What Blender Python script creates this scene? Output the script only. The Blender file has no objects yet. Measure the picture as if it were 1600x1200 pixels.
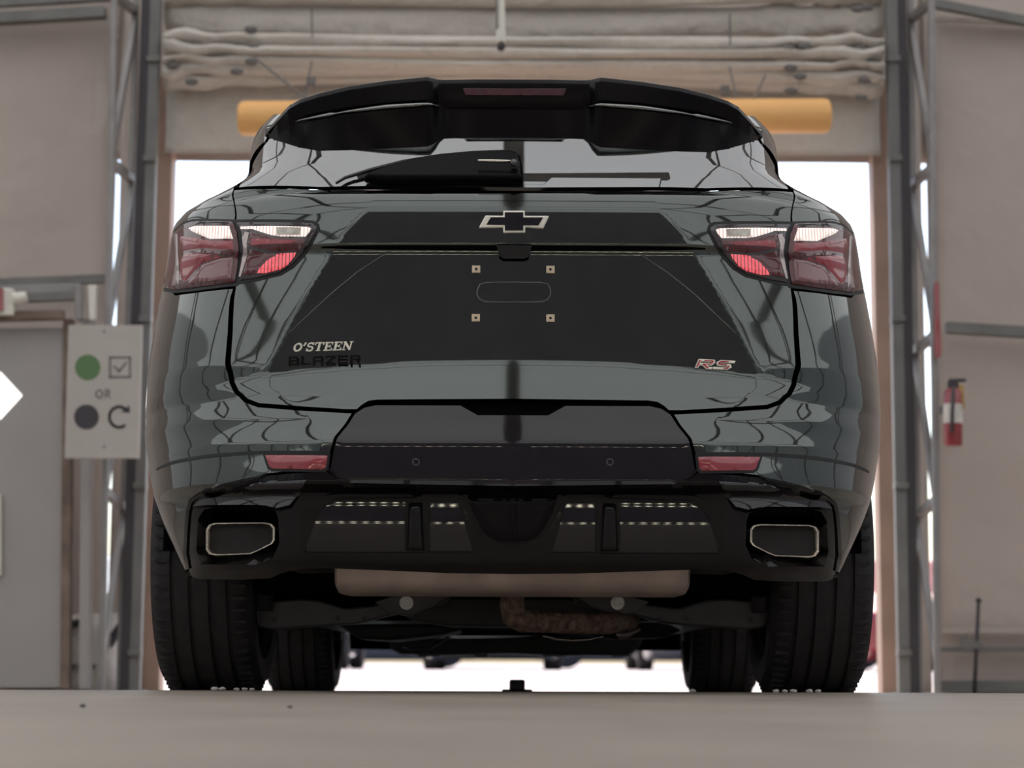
import bpy, bmesh, math, random
import numpy as np
from mathutils import Vector, Matrix
from mathutils.geometry import delaunay_2d_cdt

random.seed(7)
rng = np.random.default_rng(7)
SC = bpy.context.scene
COL = SC.collection

# ------------------------------------------------------------------ camera
F = 3350.0                      # focal length in pixels of the 1600 px frame
PITCH = math.atan(435.0 / F)    # the horizon lies at row 1035
ROLL = math.radians(0.2)
ZC = 0.07                       # the camera lies on the floor
CP, SP = math.cos(PITCH), math.sin(PITCH)
cam_d = bpy.data.cameras.new('camera')
cam = bpy.data.objects.new('camera', cam_d)
COL.objects.link(cam)
cam_d.sensor_width = 36.0
cam_d.lens = F / 1600.0 * 36.0
cam_d.shift_x = -1.5 / 1600.0
cam_d.clip_end = 400
cam_d.dof.use_dof = True
cam_d.dof.focus_distance = 4.95
cam_d.dof.aperture_fstop = 4.5
right = Vector((1, 0, 0)); up = Vector((0, -SP, CP)); back = Vector((0, -CP, -SP))
M = Matrix((right, up, back)).transposed().to_4x4()
cam.matrix_world = Matrix.Translation((0, 0, ZC)) @ M @ Matrix.Rotation(ROLL, 4, 'Z')
SC.camera = cam

# ------------------------------------------------------------------ light
w = bpy.data.worlds.new('sky'); SC.world = w; w.use_nodes = True
nt = w.node_tree
bg = nt.nodes['Background']
sky = nt.nodes.new('ShaderNodeTexSky')
sky.sky_type = 'NISHITA'; sky.sun_disc = False
sky.sun_elevation = math.radians(58); sky.sun_rotation = math.radians(20)
sky.air_density = 1.0; sky.dust_density = 2.5; sky.ozone_density = 1.0
nt.links.new(sky.outputs[0], bg.inputs[0])
bg.inputs[1].default_value = 0.36
sun_d = bpy.data.lights.new('sun', 'SUN'); sun_d.energy = 7.0; sun_d.angle = math.radians(0.6)
sun_d.color = (1.0, 0.94, 0.86)
sun = bpy.data.objects.new('sun', sun_d); COL.objects.link(sun)
sd = Vector((0.30, -0.42, -0.92)); sun.rotation_euler = sd.to_track_quat('-Z', 'Y').to_euler()
sun.location = (0, 0, 30)
vs = SC.view_settings
vs.view_transform = 'Standard'; vs.look = 'None'; vs.gamma = 1.0; vs.use_curve_mapping = False
vs.exposure = 0.0


# ------------------------------------------------------------------ pixel <-> place
def ratio(py):
    v = 600.0 - np.asarray(py, float)
    return (F * SP + v * CP) / (F * CP - v * SP)


def ycomp(py):
    return F * CP - (600.0 - np.asarray(py, float)) * SP


def at(px, py, Y):
    """the point that lies at depth Y on the line of sight of a photograph pixel"""
    dx, dy = px - 1.5 - 800.0, py - 600.0
    c, s = math.cos(ROLL), math.sin(ROLL)
    ux, uy = dx * c + dy * s, -dx * s + dy * c
    return Vector((Y * ux / float(ycomp(600 + uy)), Y, ZC + Y * float(ratio(600 + uy))))


# ------------------------------------------------------------------ materials
def new_mat(name):
    m = bpy.data.materials.new(name); m.use_nodes = True
    return m, m.node_tree.nodes, m.node_tree.links, m.node_tree.nodes['Principled BSDF']


def srgb(r, g, b):
    f = lambda c: (c / 255.0 / 12.92) if c / 255.0 <= 0.04045 else ((c / 255.0 + 0.055) / 1.055) ** 2.4
    return (f(r), f(g), f(b), 1.0)


def mat(name, col, rough=0.5, metal=0.0, spec=0.5, coat=0.0, ior=1.5, var=0.12, scale=6.0, bump=0.0, bscale=40.0,
        emit=0.0, ecol=None, coat_ior=1.5, aniso_scale=None):
    """principled material; colour varies with a noise, optional fine relief"""
    m, N, L, P = new_mat(name)
    c = tuple(col) if len(col) == 4 else tuple(col) + (1.0,)
    P.inputs['Base Color'].default_value = c
    P.inputs['Roughness'].default_value = rough
    P.inputs['Metallic'].default_value = metal
    P.inputs['Specular IOR Level'].default_value = spec
    P.inputs['IOR'].default_value = ior
    P.inputs['Coat Weight'].default_value = coat
    P.inputs['Coat Roughness'].default_value = 0.0
    P.inputs['Coat IOR'].default_value = coat_ior
    tc = N.new('ShaderNodeTexCoord')
    src = tc.outputs['Object']
    if aniso_scale:
        mp = N.new('ShaderNodeMapping'); mp.inputs['Scale'].default_value = aniso_scale
        L.new(src, mp.inputs[0]); src = mp.outputs[0]
    if var > 0:
        nz = N.new('ShaderNodeTexNoise'); nz.inputs['Scale'].default_value = scale; nz.inputs['Detail'].default_value = 5
        L.new(src, nz.inputs['Vector'])
        cr = N.new('ShaderNodeValToRGB')
        e = cr.color_ramp.elements
        e[0].position, e[1].position = 0.3, 0.7
        e[0].color = tuple(x * (1 - var) for x in c[:3]) + (1,)
        e[1].color = tuple(min(1, x * (1 + var)) for x in c[:3]) + (1,)
        L.new(nz.outputs['Fac'], cr.inputs[0]); L.new(cr.outputs[0], P.inputs['Base Color'])
    if bump > 0:
        n2 = N.new('ShaderNodeTexNoise'); n2.inputs['Scale'].default_value = bscale; n2.inputs['Detail'].default_value = 4
        L.new(src, n2.inputs['Vector'])
        b = N.new('ShaderNodeBump'); b.inputs['Strength'].default_value = bump; b.inputs['Distance'].default_value = 0.02
        L.new(n2.outputs['Fac'], b.inputs['Height']); L.new(b.outputs[0], P.inputs['Normal'])
    if emit > 0:
        P.inputs['Emission Color'].default_value = ecol or c
        P.inputs['Emission Strength'].default_value = emit
    return m


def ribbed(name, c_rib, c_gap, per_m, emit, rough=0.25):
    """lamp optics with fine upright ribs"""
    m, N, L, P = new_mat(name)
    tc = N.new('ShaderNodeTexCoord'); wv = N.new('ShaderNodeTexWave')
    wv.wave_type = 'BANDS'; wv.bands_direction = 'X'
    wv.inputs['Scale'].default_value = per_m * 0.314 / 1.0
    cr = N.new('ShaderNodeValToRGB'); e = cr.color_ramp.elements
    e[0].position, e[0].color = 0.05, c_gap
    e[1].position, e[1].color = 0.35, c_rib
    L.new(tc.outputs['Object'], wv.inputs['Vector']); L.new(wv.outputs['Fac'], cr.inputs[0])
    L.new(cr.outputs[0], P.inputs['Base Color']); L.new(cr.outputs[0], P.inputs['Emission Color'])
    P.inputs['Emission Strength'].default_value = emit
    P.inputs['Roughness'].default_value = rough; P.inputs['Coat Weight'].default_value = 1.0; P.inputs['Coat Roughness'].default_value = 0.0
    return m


def fabric(name, col, trans, var=0.06, bump=0.35, bscale=2.2):
    """tent cloth: part diffuse, part translucent, softly creased"""
    m, N, L, P = new_mat(name)
    out = N['Material Output']; N.remove(P)
    tc = N.new('ShaderNodeTexCoord'); nz = N.new('ShaderNodeTexNoise')
    nz.inputs['Scale'].default_value = 1.3; nz.inputs['Detail'].default_value = 6
    L.new(tc.outputs['Object'], nz.inputs['Vector'])
    cr = N.new('ShaderNodeValToRGB'); e = cr.color_ramp.elements
    e[0].position, e[1].position = 0.3, 0.7
    e[0].color = tuple(x * (1 - var) for x in col[:3]) + (1,); e[1].color = tuple(col[:3]) + (1,)
    L.new(nz.outputs['Fac'], cr.inputs[0])
    d = N.new('ShaderNodeBsdfDiffuse'); t = N.new('ShaderNodeBsdfTranslucent'); mx = N.new('ShaderNodeMixShader')
    mx.inputs[0].default_value = trans
    L.new(cr.outputs[0], d.inputs[0]); L.new(cr.outputs[0], t.inputs[0])
    if bump > 0:
        n2 = N.new('ShaderNodeTexNoise'); n2.inputs['Scale'].default_value = bscale; n2.inputs['Detail'].default_value = 3
        L.new(tc.outputs['Object'], n2.inputs['Vector'])
        b = N.new('ShaderNodeBump'); b.inputs['Strength'].default_value = bump; b.inputs['Distance'].default_value = 0.08
        L.new(n2.outputs['Fac'], b.inputs['Height']); L.new(b.outputs[0], d.inputs['Normal'])
    L.new(d.outputs[0], mx.inputs[1]); L.new(t.outputs[0], mx.inputs[2]); L.new(mx.outputs[0], out.inputs[0])
    return m


MT = {}
MT['paint'] = mat('grey_green_paint', (0.095, 0.104, 0.098), rough=0.05, metal=1.0, var=0.02, scale=300, coat=0.35)
MT['gloss_black'] = mat('gloss_black_plastic', (0.008, 0.007, 0.009), rough=0.03, spec=0.55, var=0.05)
MT['valance_black'] = mat('valance_black_plastic', (0.006, 0.005, 0.006), rough=0.05, spec=0.28, var=0.05)
MT['spoiler_black'] = mat('spoiler_black_plastic', (0.005, 0.004, 0.005), rough=0.2, spec=0.10, var=0.05)
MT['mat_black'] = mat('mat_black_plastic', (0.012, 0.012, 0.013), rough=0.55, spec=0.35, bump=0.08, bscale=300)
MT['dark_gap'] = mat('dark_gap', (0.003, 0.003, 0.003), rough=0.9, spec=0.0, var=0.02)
MT['glass'] = mat('privacy_glass', (0.010, 0.012, 0.012), rough=0.0, spec=1.0, ior=2.15, var=0.02)
MT['rubber'] = mat('tyre_rubber', (0.030, 0.028, 0.029), rough=0.75, spec=0.3, var=0.2, scale=30, bump=0.15, bscale=160)
MT['alloy'] = mat('dark_alloy', (0.10, 0.10, 0.11), rough=0.28, metal=0.9)
MT['chrome'] = mat('chrome', (0.85, 0.84, 0.80), rough=0.08, metal=1.0, var=0.03)
MT['bright_metal'] = mat('brushed_exhaust_metal', (0.62, 0.57, 0.50), rough=0.22, metal=1.0, var=0.08, scale=20)
MT['soot'] = mat('sooty_metal', (0.010, 0.008, 0.008), rough=0.7, metal=0.1, var=0.4, scale=14)
MT['muffler'] = mat('muffler_steel', (0.40, 0.325, 0.285), rough=0.45, metal=0.4, var=0.22, scale=9, bump=0.06, bscale=30)
MT['rust'] = mat('rusty_pipe', (0.20, 0.13, 0.095), rough=0.8, metal=0.2, var=0.6, scale=60, bump=0.3, bscale=120)
MT['chassis'] = mat('chassis_black', (0.028, 0.027, 0.029), rough=0.5, spec=0.4, var=0.25, scale=12)
MT['arm'] = mat('painted_steel_arm', (0.045, 0.043, 0.047), rough=0.42, spec=0.5, var=0.2, scale=14)
MT['bolt'] = mat('zinc_bolt', (0.62, 0.61, 0.58), rough=0.45, metal=0.6, var=0.15, scale=90)
MT['red_lens'] = mat('dark_red_lens', (0.085, 0.014, 0.018), rough=0.06, spec=0.6, coat=0.15, var=0.1, scale=20)
MT['red_band'] = mat('red_lens_band', (0.26, 0.030, 0.040), rough=0.10, spec=0.5, coat=0.15, var=0.15, scale=14)
MT['mauve_sheen_lens'] = mat('mauve_sheen_lens', (0.17, 0.062, 0.066), rough=0.05, spec=0.6, coat=0.15, var=0.12, scale=12)  # mauve base colour paints in the reflection over the lower field
MT['smoke_lens'] = mat('smoke_lens', (0.055, 0.046, 0.050), rough=0.05, spec=0.6, coat=0.15, var=0.06)
MT['silver_trim'] = mat('silver_lamp_trim', (0.40, 0.34, 0.33), rough=0.25, metal=0.7, var=0.08)
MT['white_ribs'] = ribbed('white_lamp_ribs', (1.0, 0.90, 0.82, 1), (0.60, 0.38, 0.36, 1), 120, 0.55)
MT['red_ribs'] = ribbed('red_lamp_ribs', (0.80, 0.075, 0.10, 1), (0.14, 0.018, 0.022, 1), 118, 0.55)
MT['clear_lamp'] = mat('clear_reverse_lamp', (0.36, 0.33, 0.28), rough=0.12, metal=0.4, coat=1.0, var=0.25, scale=60)
MT['reflector'] = mat('red_reflector', (0.27, 0.030, 0.042), rough=0.15, coat=1.0, var=0.10, scale=30, bump=0.02, bscale=700)
MT['dim_red'] = mat('unlit_brake_lens', (0.050, 0.008, 0.013), rough=0.12, coat=0.6, var=0.2, scale=40)
MT['clip'] = mat('ivory_plastic', (0.62, 0.50, 0.36), rough=0.5, var=0.06)
MT['badge_red'] = mat('badge_red', (0.42, 0.02, 0.04), rough=0.2, coat=1.0, var=0.05)
MT['badge'] = mat('bright_badge_metal', (0.80, 0.76, 0.66), rough=0.3, metal=0.25, var=0.03)
MT['disc'] = mat('brake_disc', (0.16, 0.155, 0.15), rough=0.4, metal=0.9, var=0.15, scale=30)


# ------------------------------------------------------------------ object helpers
def link(name, me, m, parent=None):
    o = bpy.data.objects.new(name, me); COL.objects.link(o)
    if m is not None:
        me.materials.clear(); me.materials.append(m)
    if parent is not None:
        o.parent = parent
        o.matrix_parent_inverse = Matrix.Translation(-parent.matrix_basis.translation) if parent.parent is None else Matrix.Identity(4)
    return o


ORIGIN = {}


def obj(name, bm, m, parent=None, smooth=False, bevel=0.0, seg=2):
    me = bpy.data.meshes.new(name)
    bmesh.ops.recalc_face_normals(bm, faces=bm.faces)
    if smooth == 'auto':
        for e in bm.edges:
            if len(e.link_faces) == 2 and e.calc_face_angle(0) > math.radians(32):
                e.smooth = False
    bm.to_mesh(me); bm.free()
    if smooth:
        for p in me.polygons:
            p.use_smooth = True
    o = link(name, me, m, parent)
    if bevel > 0:
        b = o.modifiers.new('bevel', 'BEVEL'); b.width = bevel; b.segments = seg; b.limit_method = 'ANGLE'
        b.angle_limit = math.radians(35)
    return o


def empty(name, loc=(0, 0, 0)):
    o = bpy.data.objects.new(name, None); COL.objects.link(o); o.location = loc
    o.empty_display_size = 0.1
    return o


def tag(o, label=None, cat=None, group=None, kind=None):
    if label: o['label'] = label
    if cat: o['category'] = cat
    if group: o['group'] = group
    if kind: o['kind'] = kind
    return o


def box(bm, c, s, rot=None):
    r = bmesh.ops.create_cube(bm, size=1.0)
    T = Matrix.Translation(c) @ (rot.to_4x4() if rot is not None else Matrix.Identity(4)) @ Matrix.Diagonal((s[0], s[1], s[2], 1))
    bmesh.ops.transform(bm, matrix=T, verts=r['verts'])
    return bm


def boxmm(bm, a, b):
    a, b = Vector(a), Vector(b)
    return box(bm, (a + b) / 2, (abs(b.x - a.x), abs(b.y - a.y), abs(b.z - a.z)))


def frame_from(d):
    d = d.normalized()
    u = Vector((0, 0, 1)) if abs(d.z) < 0.95 else Vector((1, 0, 0))
    s = d.cross(u).normalized()
    return s, s.cross(d).normalized()


def tube(bm, pts, rad, n=10, cap=True):
    """round tube along points; rad a number or one per point"""
    pts = [Vector(p) for p in pts]
    rads = rad if isinstance(rad, (list, tuple)) else [rad] * len(pts)
    rings = []
    s = None
    for i, p in enumerate(pts):
        d = (pts[min(i + 1, len(pts) - 1)] - pts[max(i - 1, 0)])
        if s is None:
            s, t = frame_from(d)
        else:
            dn = d.normalized(); s = (s - dn * s.dot(dn)).normalized(); t = s.cross(dn)
        rings.append([bm.verts.new(p + (s * math.cos(2 * math.pi * k / n) + t * math.sin(2 * math.pi * k / n)) * rads[i]) for k in range(n)])
    for a, b in zip(rings, rings[1:]):
        for k in range(n):
            bm.faces.new((a[k], a[(k + 1) % n], b[(k + 1) % n], b[k]))
    if cap:
        bm.faces.new(rings[0][::-1]); bm.faces.new(rings[-1])
    return bm


def bar(bm, a, b, wx, wy):
    """rectangular bar between two points"""
    a, b = Vector(a), Vector(b)
    d = b - a
    s, t = frame_from(d)
    rot = Matrix((s, t, d.normalized())).transposed()
    return box(bm, (a + b) / 2, (wx, wy, d.length), rot)


def loft(bm, secs, close=False, caps=True):
    """skin rows of points of equal length"""
    rows = [[bm.verts.new(p) for p in s] for s in secs]
    n = len(rows[0])
    for a, b in zip(rows, rows[1:]):
        for k in range(n if close else n - 1):
            try:
                bm.faces.new((a[k], a[(k + 1) % n], b[(k + 1) % n], b[k]))
            except ValueError:
                pass
    if caps and close:
        bm.faces.new(rows[0][::-1]); bm.faces.new(rows[-1])
    return bm


def prism(bm, poly, d):
    """planar polygon (list of Vector) pushed along vector d"""
    a = [bm.verts.new(p) for p in poly]
    b = [bm.verts.new(Vector(p) + d) for p in poly]
    n = len(poly)
    bm.faces.new(a); bm.faces.new(b[::-1])
    for i in range(n):
        bm.faces.new((a[i], b[i], b[(i + 1) % n], a[(i + 1) % n]))
    return bm


def lathe(bm, prof, c, axis='X', n=48, close=False):
    """revolve (offset along axis, radius) about an axis through c"""
    rings = []
    for (h, r) in prof:
        ring = []
        for k in range(n):
            t = 2 * math.pi * k / n
            if axis == 'X':
                p = Vector((h, r * math.cos(t), r * math.sin(t)))
            elif axis == 'Y':
                p = Vector((r * math.cos(t), h, r * math.sin(t)))
            else:
                p = Vector((r * math.cos(t), r * math.sin(t), h))
            ring.append(bm.verts.new(Vector(c) + p))
        rings.append(ring)
    pairs = list(zip(rings, rings[1:])) + ([(rings[-1], rings[0])] if close else [])
    for a, b in pairs:
        for k in range(n):
            bm.faces.new((a[k], a[(k + 1) % n], b[(k + 1) % n], b[k]))
    return rings


# ------------------------------------------------------------------ the tent: floor, ground, walls, roof
SLOPE = 0.016
FOLD = 5.27          # the slab tips down towards the door from here


def zf(Y):
    return -SLOPE * max(0.0, Y - FOLD)


DOORY = 12.0
ZO = zf(DOORY + 0.3)
MT['concrete'] = mat('worn_concrete', (0.31, 0.262, 0.222), rough=0.42, spec=0.4, var=0.16, scale=2.6, bump=0.03, bscale=60,
                     aniso_scale=(1.0, 0.6, 1.0))
MT['yard'] = mat('sunlit_yard_concrete', (0.42, 0.36, 0.345), rough=0.85, var=0.07, scale=0.4)
bm = bmesh.new()
rows = []
for Y in [-14, -8, -4, -1, 1, 2.5, 4, FOLD, 6.5, 8, 10, DOORY + 0.3]:
    rows.append([Vector((x, Y, zf(Y))) for x in (-9, -4, 0, 4, 9)])
loft(bm, rows, caps=False)
f = obj('floor', bm, MT['concrete']); tag(f, kind='structure')
sol = f.modifiers.new('slab', 'SOLIDIFY'); sol.thickness = 0.15; sol.offset = -1
bm = bmesh.new()
ZY = -0.027        # the yard rises a little away from the door
loft(bm, [[Vector((x, Y, z)) for x in (-70, -20, 20, 70)] for Y, z in ((DOORY + 0.3, ZO), (24, ZY), (60, ZY), (130, ZY))], caps=False)
g = obj('ground', bm, MT['yard']); tag(g, kind='structure')

MT['roof_cloth'] = fabric('tent_roof_cloth', (0.66, 0.67, 0.645, 1), 0.5, bump=0.0)
MT['wall_cloth'] = fabric('tent_wall_cloth', (0.54, 0.465, 0.42, 1), 0.10, var=0.08, bump=0.5)
MT['side_cloth'] = fabric('tent_side_cloth', (0.62, 0.62, 0.59, 1), 0.40, bump=0.0)
EAVE, RIDGE, HALF = 4.3, 6.4, 9.0
bm = bmesh.new()
ys = [-14 + i * (DOORY + 14.5) / 8 for i in range(9)]
loft(bm, [[Vector((x, Y, RIDGE - (RIDGE - EAVE) * abs(x) / HALF)) for x in (-HALF, -4.5, 0, 4.5, HALF)] for Y in ys], caps=False)
c = obj('ceiling', bm, MT['roof_cloth']); tag(c, kind='structure')
for side, x in (('left', -HALF), ('right', HALF)):
    bm = bmesh.new()
    loft(bm, [[Vector((x, Y, z)) for z in (-0.2, 1.5, 3, EAVE)] for Y in ys], caps=False)
    o = obj('wall_' + side, bm, MT['side_cloth']); tag(o, kind='structure')
bm = bmesh.new()
loft(bm, [[Vector((x, -14, -0.2)), Vector((x, -14, EAVE)), Vector((x, -14, RIDGE - (RIDGE - EAVE) * abs(x) / HALF + 0.01))] for x in (-HALF, 0, HALF)], caps=False)
o = obj('wall_back', bm, MT['side_cloth']); tag(o, kind='structure')
# frame of the tent: purlins along, ribs across (they show as dark lines in the paint)
MT['frame'] = mat('grey_tent_frame', (0.32, 0.31, 0.30), rough=0.6, var=0.1)
n_ = 0
for x in (-7.2, -4.8, -2.4, 0.0, 2.4, 4.8, 7.2):
    n_ += 1
    bm = bmesh.new()
    z = RIDGE - (RIDGE - EAVE) * abs(x) / HALF - 0.10
    boxmm(bm, (x - 0.06, -14, z - 0.06), (x + 0.06, DOORY, z + 0.08))
    o = obj('trim_%d' % n_, bm, MT['frame']); tag(o, kind='structure')
for Y in (-11, -7, -3.2, 0.6, 4.4, 8.2):
    n_ += 1
    bm = bmesh.new()
    for s in (-1, 1):
        bar(bm, (s * HALF * 0.99, Y, EAVE - 0.22), (0, Y, RIDGE - 0.25), 0.12, 0.14)
        boxmm(bm, (s * 8.80, Y - 0.08, -0.1), (s * 8.95, Y + 0.08, EAVE))
        bar(bm, (s * 8.85, Y, 2.9), (s * 6.2, Y, 4.75), 0.08, 0.08)
    o = obj('trim_%d' % n_, bm, MT['frame']); tag(o, kind='structure')

# grey curtain added unseen behind the camera to mirror as the tailgate's dark field
MT['curtain'] = mat('grey_backdrop_cloth', (0.33, 0.31, 0.335), rough=0.9, spec=0.1, var=0.1, scale=2)
MT['steel_pole'] = mat('steel_pole', (0.2, 0.2, 0.2), rough=0.4, metal=0.8)
cur = empty('reflection_backdrop', (0, -4.0, 0))
tag(cur, 'plain grey curtain on a steel frame, added behind the photographer to mirror as a dark field in the tailgate', 'curtain')
bm = bmesh.new()
loft(bm, [[Vector((x, -4 + 0.05 * math.sin(x * 9), 0.02)), Vector((x, -4 + 0.05 * math.sin(x * 9), 3.9))] for x in np.linspace(-2.6, 2.6, 80)], caps=False)
obj('cloth', bm, MT['curtain'], cur, smooth=True)
for s in (-1, 1):
    bm = bmesh.new(); tube(bm, [(s * 2.65, -4, 0), (s * 2.65, -4, 3.94)], 0.03); obj('pole', bm, MT['steel_pole'], cur, True)
bm = bmesh.new(); tube(bm, [(-2.65, -4, 3.93), (2.65, -4, 3.93)], 0.025); obj('rail', bm, MT['steel_pole'], cur, True)

# ------------------------------------------------------------------ the doorway end of the tent
MT['post'] = mat('grey_painted_post', (0.165, 0.16, 0.155), rough=0.5, metal=0.1, var=0.12, scale=5)
MT['alu'] = mat('aluminium_truss', (0.25, 0.235, 0.23), rough=0.4, metal=0.4, var=0.12, scale=7)
MT['jamb'] = mat('brown_door_jamb', (0.36, 0.24, 0.185), rough=0.6, var=0.12, scale=4)
MT['tarp'] = fabric('folded_tarp', (0.66, 0.61, 0.55, 1), 0.12, var=0.12, bump=0.7, bscale=6.0)
MT['strap'] = mat('grey_strap', (0.14, 0.13, 0.125), rough=0.8)
MT['pole'] = mat('orange_foam_tube', (0.86, 0.46, 0.16), rough=0.55, var=0.06, scale=3)
MT['white_pl'] = mat('white_plastic', (0.70, 0.67, 0.60), rough=0.4, var=0.05)
MT['board'] = mat('sign_board', (0.45, 0.41, 0.375), rough=0.6, var=0.03)
MT['ink'] = mat('dark_print', (0.045, 0.04, 0.045), rough=0.6, var=0.05)
MT['ink_soft'] = mat('grey_print', (0.16, 0.145, 0.14), rough=0.6, var=0.05)
MT['green'] = mat('green_print', (0.10, 0.19, 0.075), rough=0.6, var=0.05)
MT['door_grey'] = mat('grey_steel_door', (0.36, 0.335, 0.32), rough=0.45, var=0.04, scale=2)
MT['pipe'] = mat('galvanised_pipe', (0.17, 0.165, 0.155), rough=0.5, metal=0.4, var=0.15)
MT['ext_red'] = mat('extinguisher_red', (0.28, 0.035, 0.04), rough=0.3, coat=0.6, var=0.08)
MT['wood'] = mat('weathered_wood', (0.20, 0.145, 0.115), rough=0.8, var=0.3, scale=8)
MT['yellow'] = mat('yellow_tag', (0.42, 0.27, 0.10), rough=0.6)
MT['bag'] = mat('woven_sack', (0.62, 0.575, 0.535), rough=0.8, var=0.08, scale=9, bump=0.4, bscale=18)
WY = DOORY


def cloth_sheet(name, x0, x1, z0, z1, Y, amp, m, nx=40, nz=30, seed=0, parent=None, bulge=0.0):
    """hanging cloth with soft upright and slanted folds, 12 mm thick at the hems"""
    r = np.random.default_rng(seed)
    ph = r.uniform(0, 6.28, 6); fr = r.uniform(1.5, 6.0, 6); sl = r.uniform(-1.6, 1.6, 6)
    bm = bmesh.new()
    rows = []
    for j in range(nz + 1):
        z = z0 + (z1 - z0) * j / nz
        row = []
        for i in range(nx + 1):
            x = x0 + (x1 - x0) * i / nx
            d = sum(math.sin(fr[k] * (x + sl[k] * z) + ph[k]) / (1 + 0.25 * fr[k]) for k in range(6)) * amp
            row.append(Vector((x, Y + d - bulge * math.sin(math.pi * j / nz), z)))
        rows.append(row)
    loft(bm, rows, caps=False)
    o = obj(name, bm, m, parent, smooth=True)
    s_ = o.modifiers.new('thick', 'SOLIDIFY'); s_.thickness = 0.012
    return o


P_ = at
zl = zf(WY) - 0.05
xl = P_(262, 600, WY).x; xr = P_(1369, 600, WY).x          # door opening
ztop = P_(800, 243, WY).z
# end wall cloth, left, right and above the door
wx = lambda px: P_(px, 600, WY + 0.12).x
o = cloth_sheet('wall_front', -9.0, wx(171.5), zl, 4.4, WY + 0.12, 0.014, MT['wall_cloth'], 60, 40, 1); tag(o, kind='structure')
o = cloth_sheet('wall_front', wx(1454), 9.0, zl, 4.4, WY + 0.12, 0.014, MT['wall_cloth'], 60, 40, 2); tag(o, kind='structure')
o = cloth_sheet('wall_front', xl - 0.5, xr + 0.5, ztop, 4.4, WY + 0.16, 0.016, MT['wall_cloth'], 60, 24, 3); tag(o, kind='structure')
for (a_, b_, sd_) in ((179.5, 250, 4), (1380, 1446, 5)):
    o = cloth_sheet('wall_front', wx(a_), wx(b_), zl, 4.0, WY + 0.12, 0.006, MT['wall_cloth'], 8, 30, sd_); tag(o, kind='structure')
bm = bmesh.new()
prism(bm, [Vector((-9, WY + 0.12, 4.38)), Vector((9, WY + 0.12, 4.38)), Vector((0, WY + 0.12, RIDGE + 0.05))], Vector((0, 0.01, 0)))
o = obj('wall_front', bm, MT['wall_cloth']); tag(o, kind='structure')
# seams (hems) that stripe the cloth panels left and right
def strip(name, a, b, Y, hh, dep, m, parent=None, kind='structure', bevel=0.0):
    bm = bmesh.new()
    bar(bm, P_(a[0], a[1], Y), P_(b[0], b[1], Y), hh, dep)
    o = obj(name, bm, m, parent, bevel=bevel)
    if kind: tag(o, kind=kind)
    return o


tn = n_
def trim(a, b, Y, hh, dep, m):
    global tn
    tn += 1
    return strip('trim_%d' % tn, a, b, Y, hh, dep, m)


# door jambs
for (x0, x1) in ((236, 261), (1369, 1394)):
    a = P_(x0, 600, WY).x; b = P_(x1, 600, WY).x
    tn += 1
    bm = bmesh.new(); boxmm(bm, (a, WY - 0.02, zl), (b, WY + 0.14, 3.4))
    tag(obj('trim_%d' % tn, bm, MT['jamb']), kind='structure')
# frame rails of the cloth panels
trim((-60, 33), (165, 20), WY - 0.05, 0.085, 0.06, MT['pipe'])
trim((-60, 8), (180, -6), WY - 0.02, 0.05, 0.05, MT['pipe'])
trim((1460, 6), (1680, 48), WY - 0.05, 0.055, 0.05, MT['pipe'])
trim((1462, 30), (1680, 40), WY + 0.05, 0.05, 0.02, MT['tarp'])
trim((1478, 512), (1680, 524), WY - 0.05, 0.075, 0.06, MT['pipe'])
trim((1470, 985), (1680, 985), WY + 0.04, 0.055, 0.03, MT['wall_cloth'])
trim((1470, 1015), (1680, 1015), WY + 0.02, 0.03, 0.03, MT['pipe'])
trim((1470, 1072), (1680, 1072), WY - 0.0, 0.075, 0.06, MT['pipe'])
trim((-60, 445), (165, 436), WY - 0.05, 0.05, 0.05, MT['pipe'])

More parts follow.
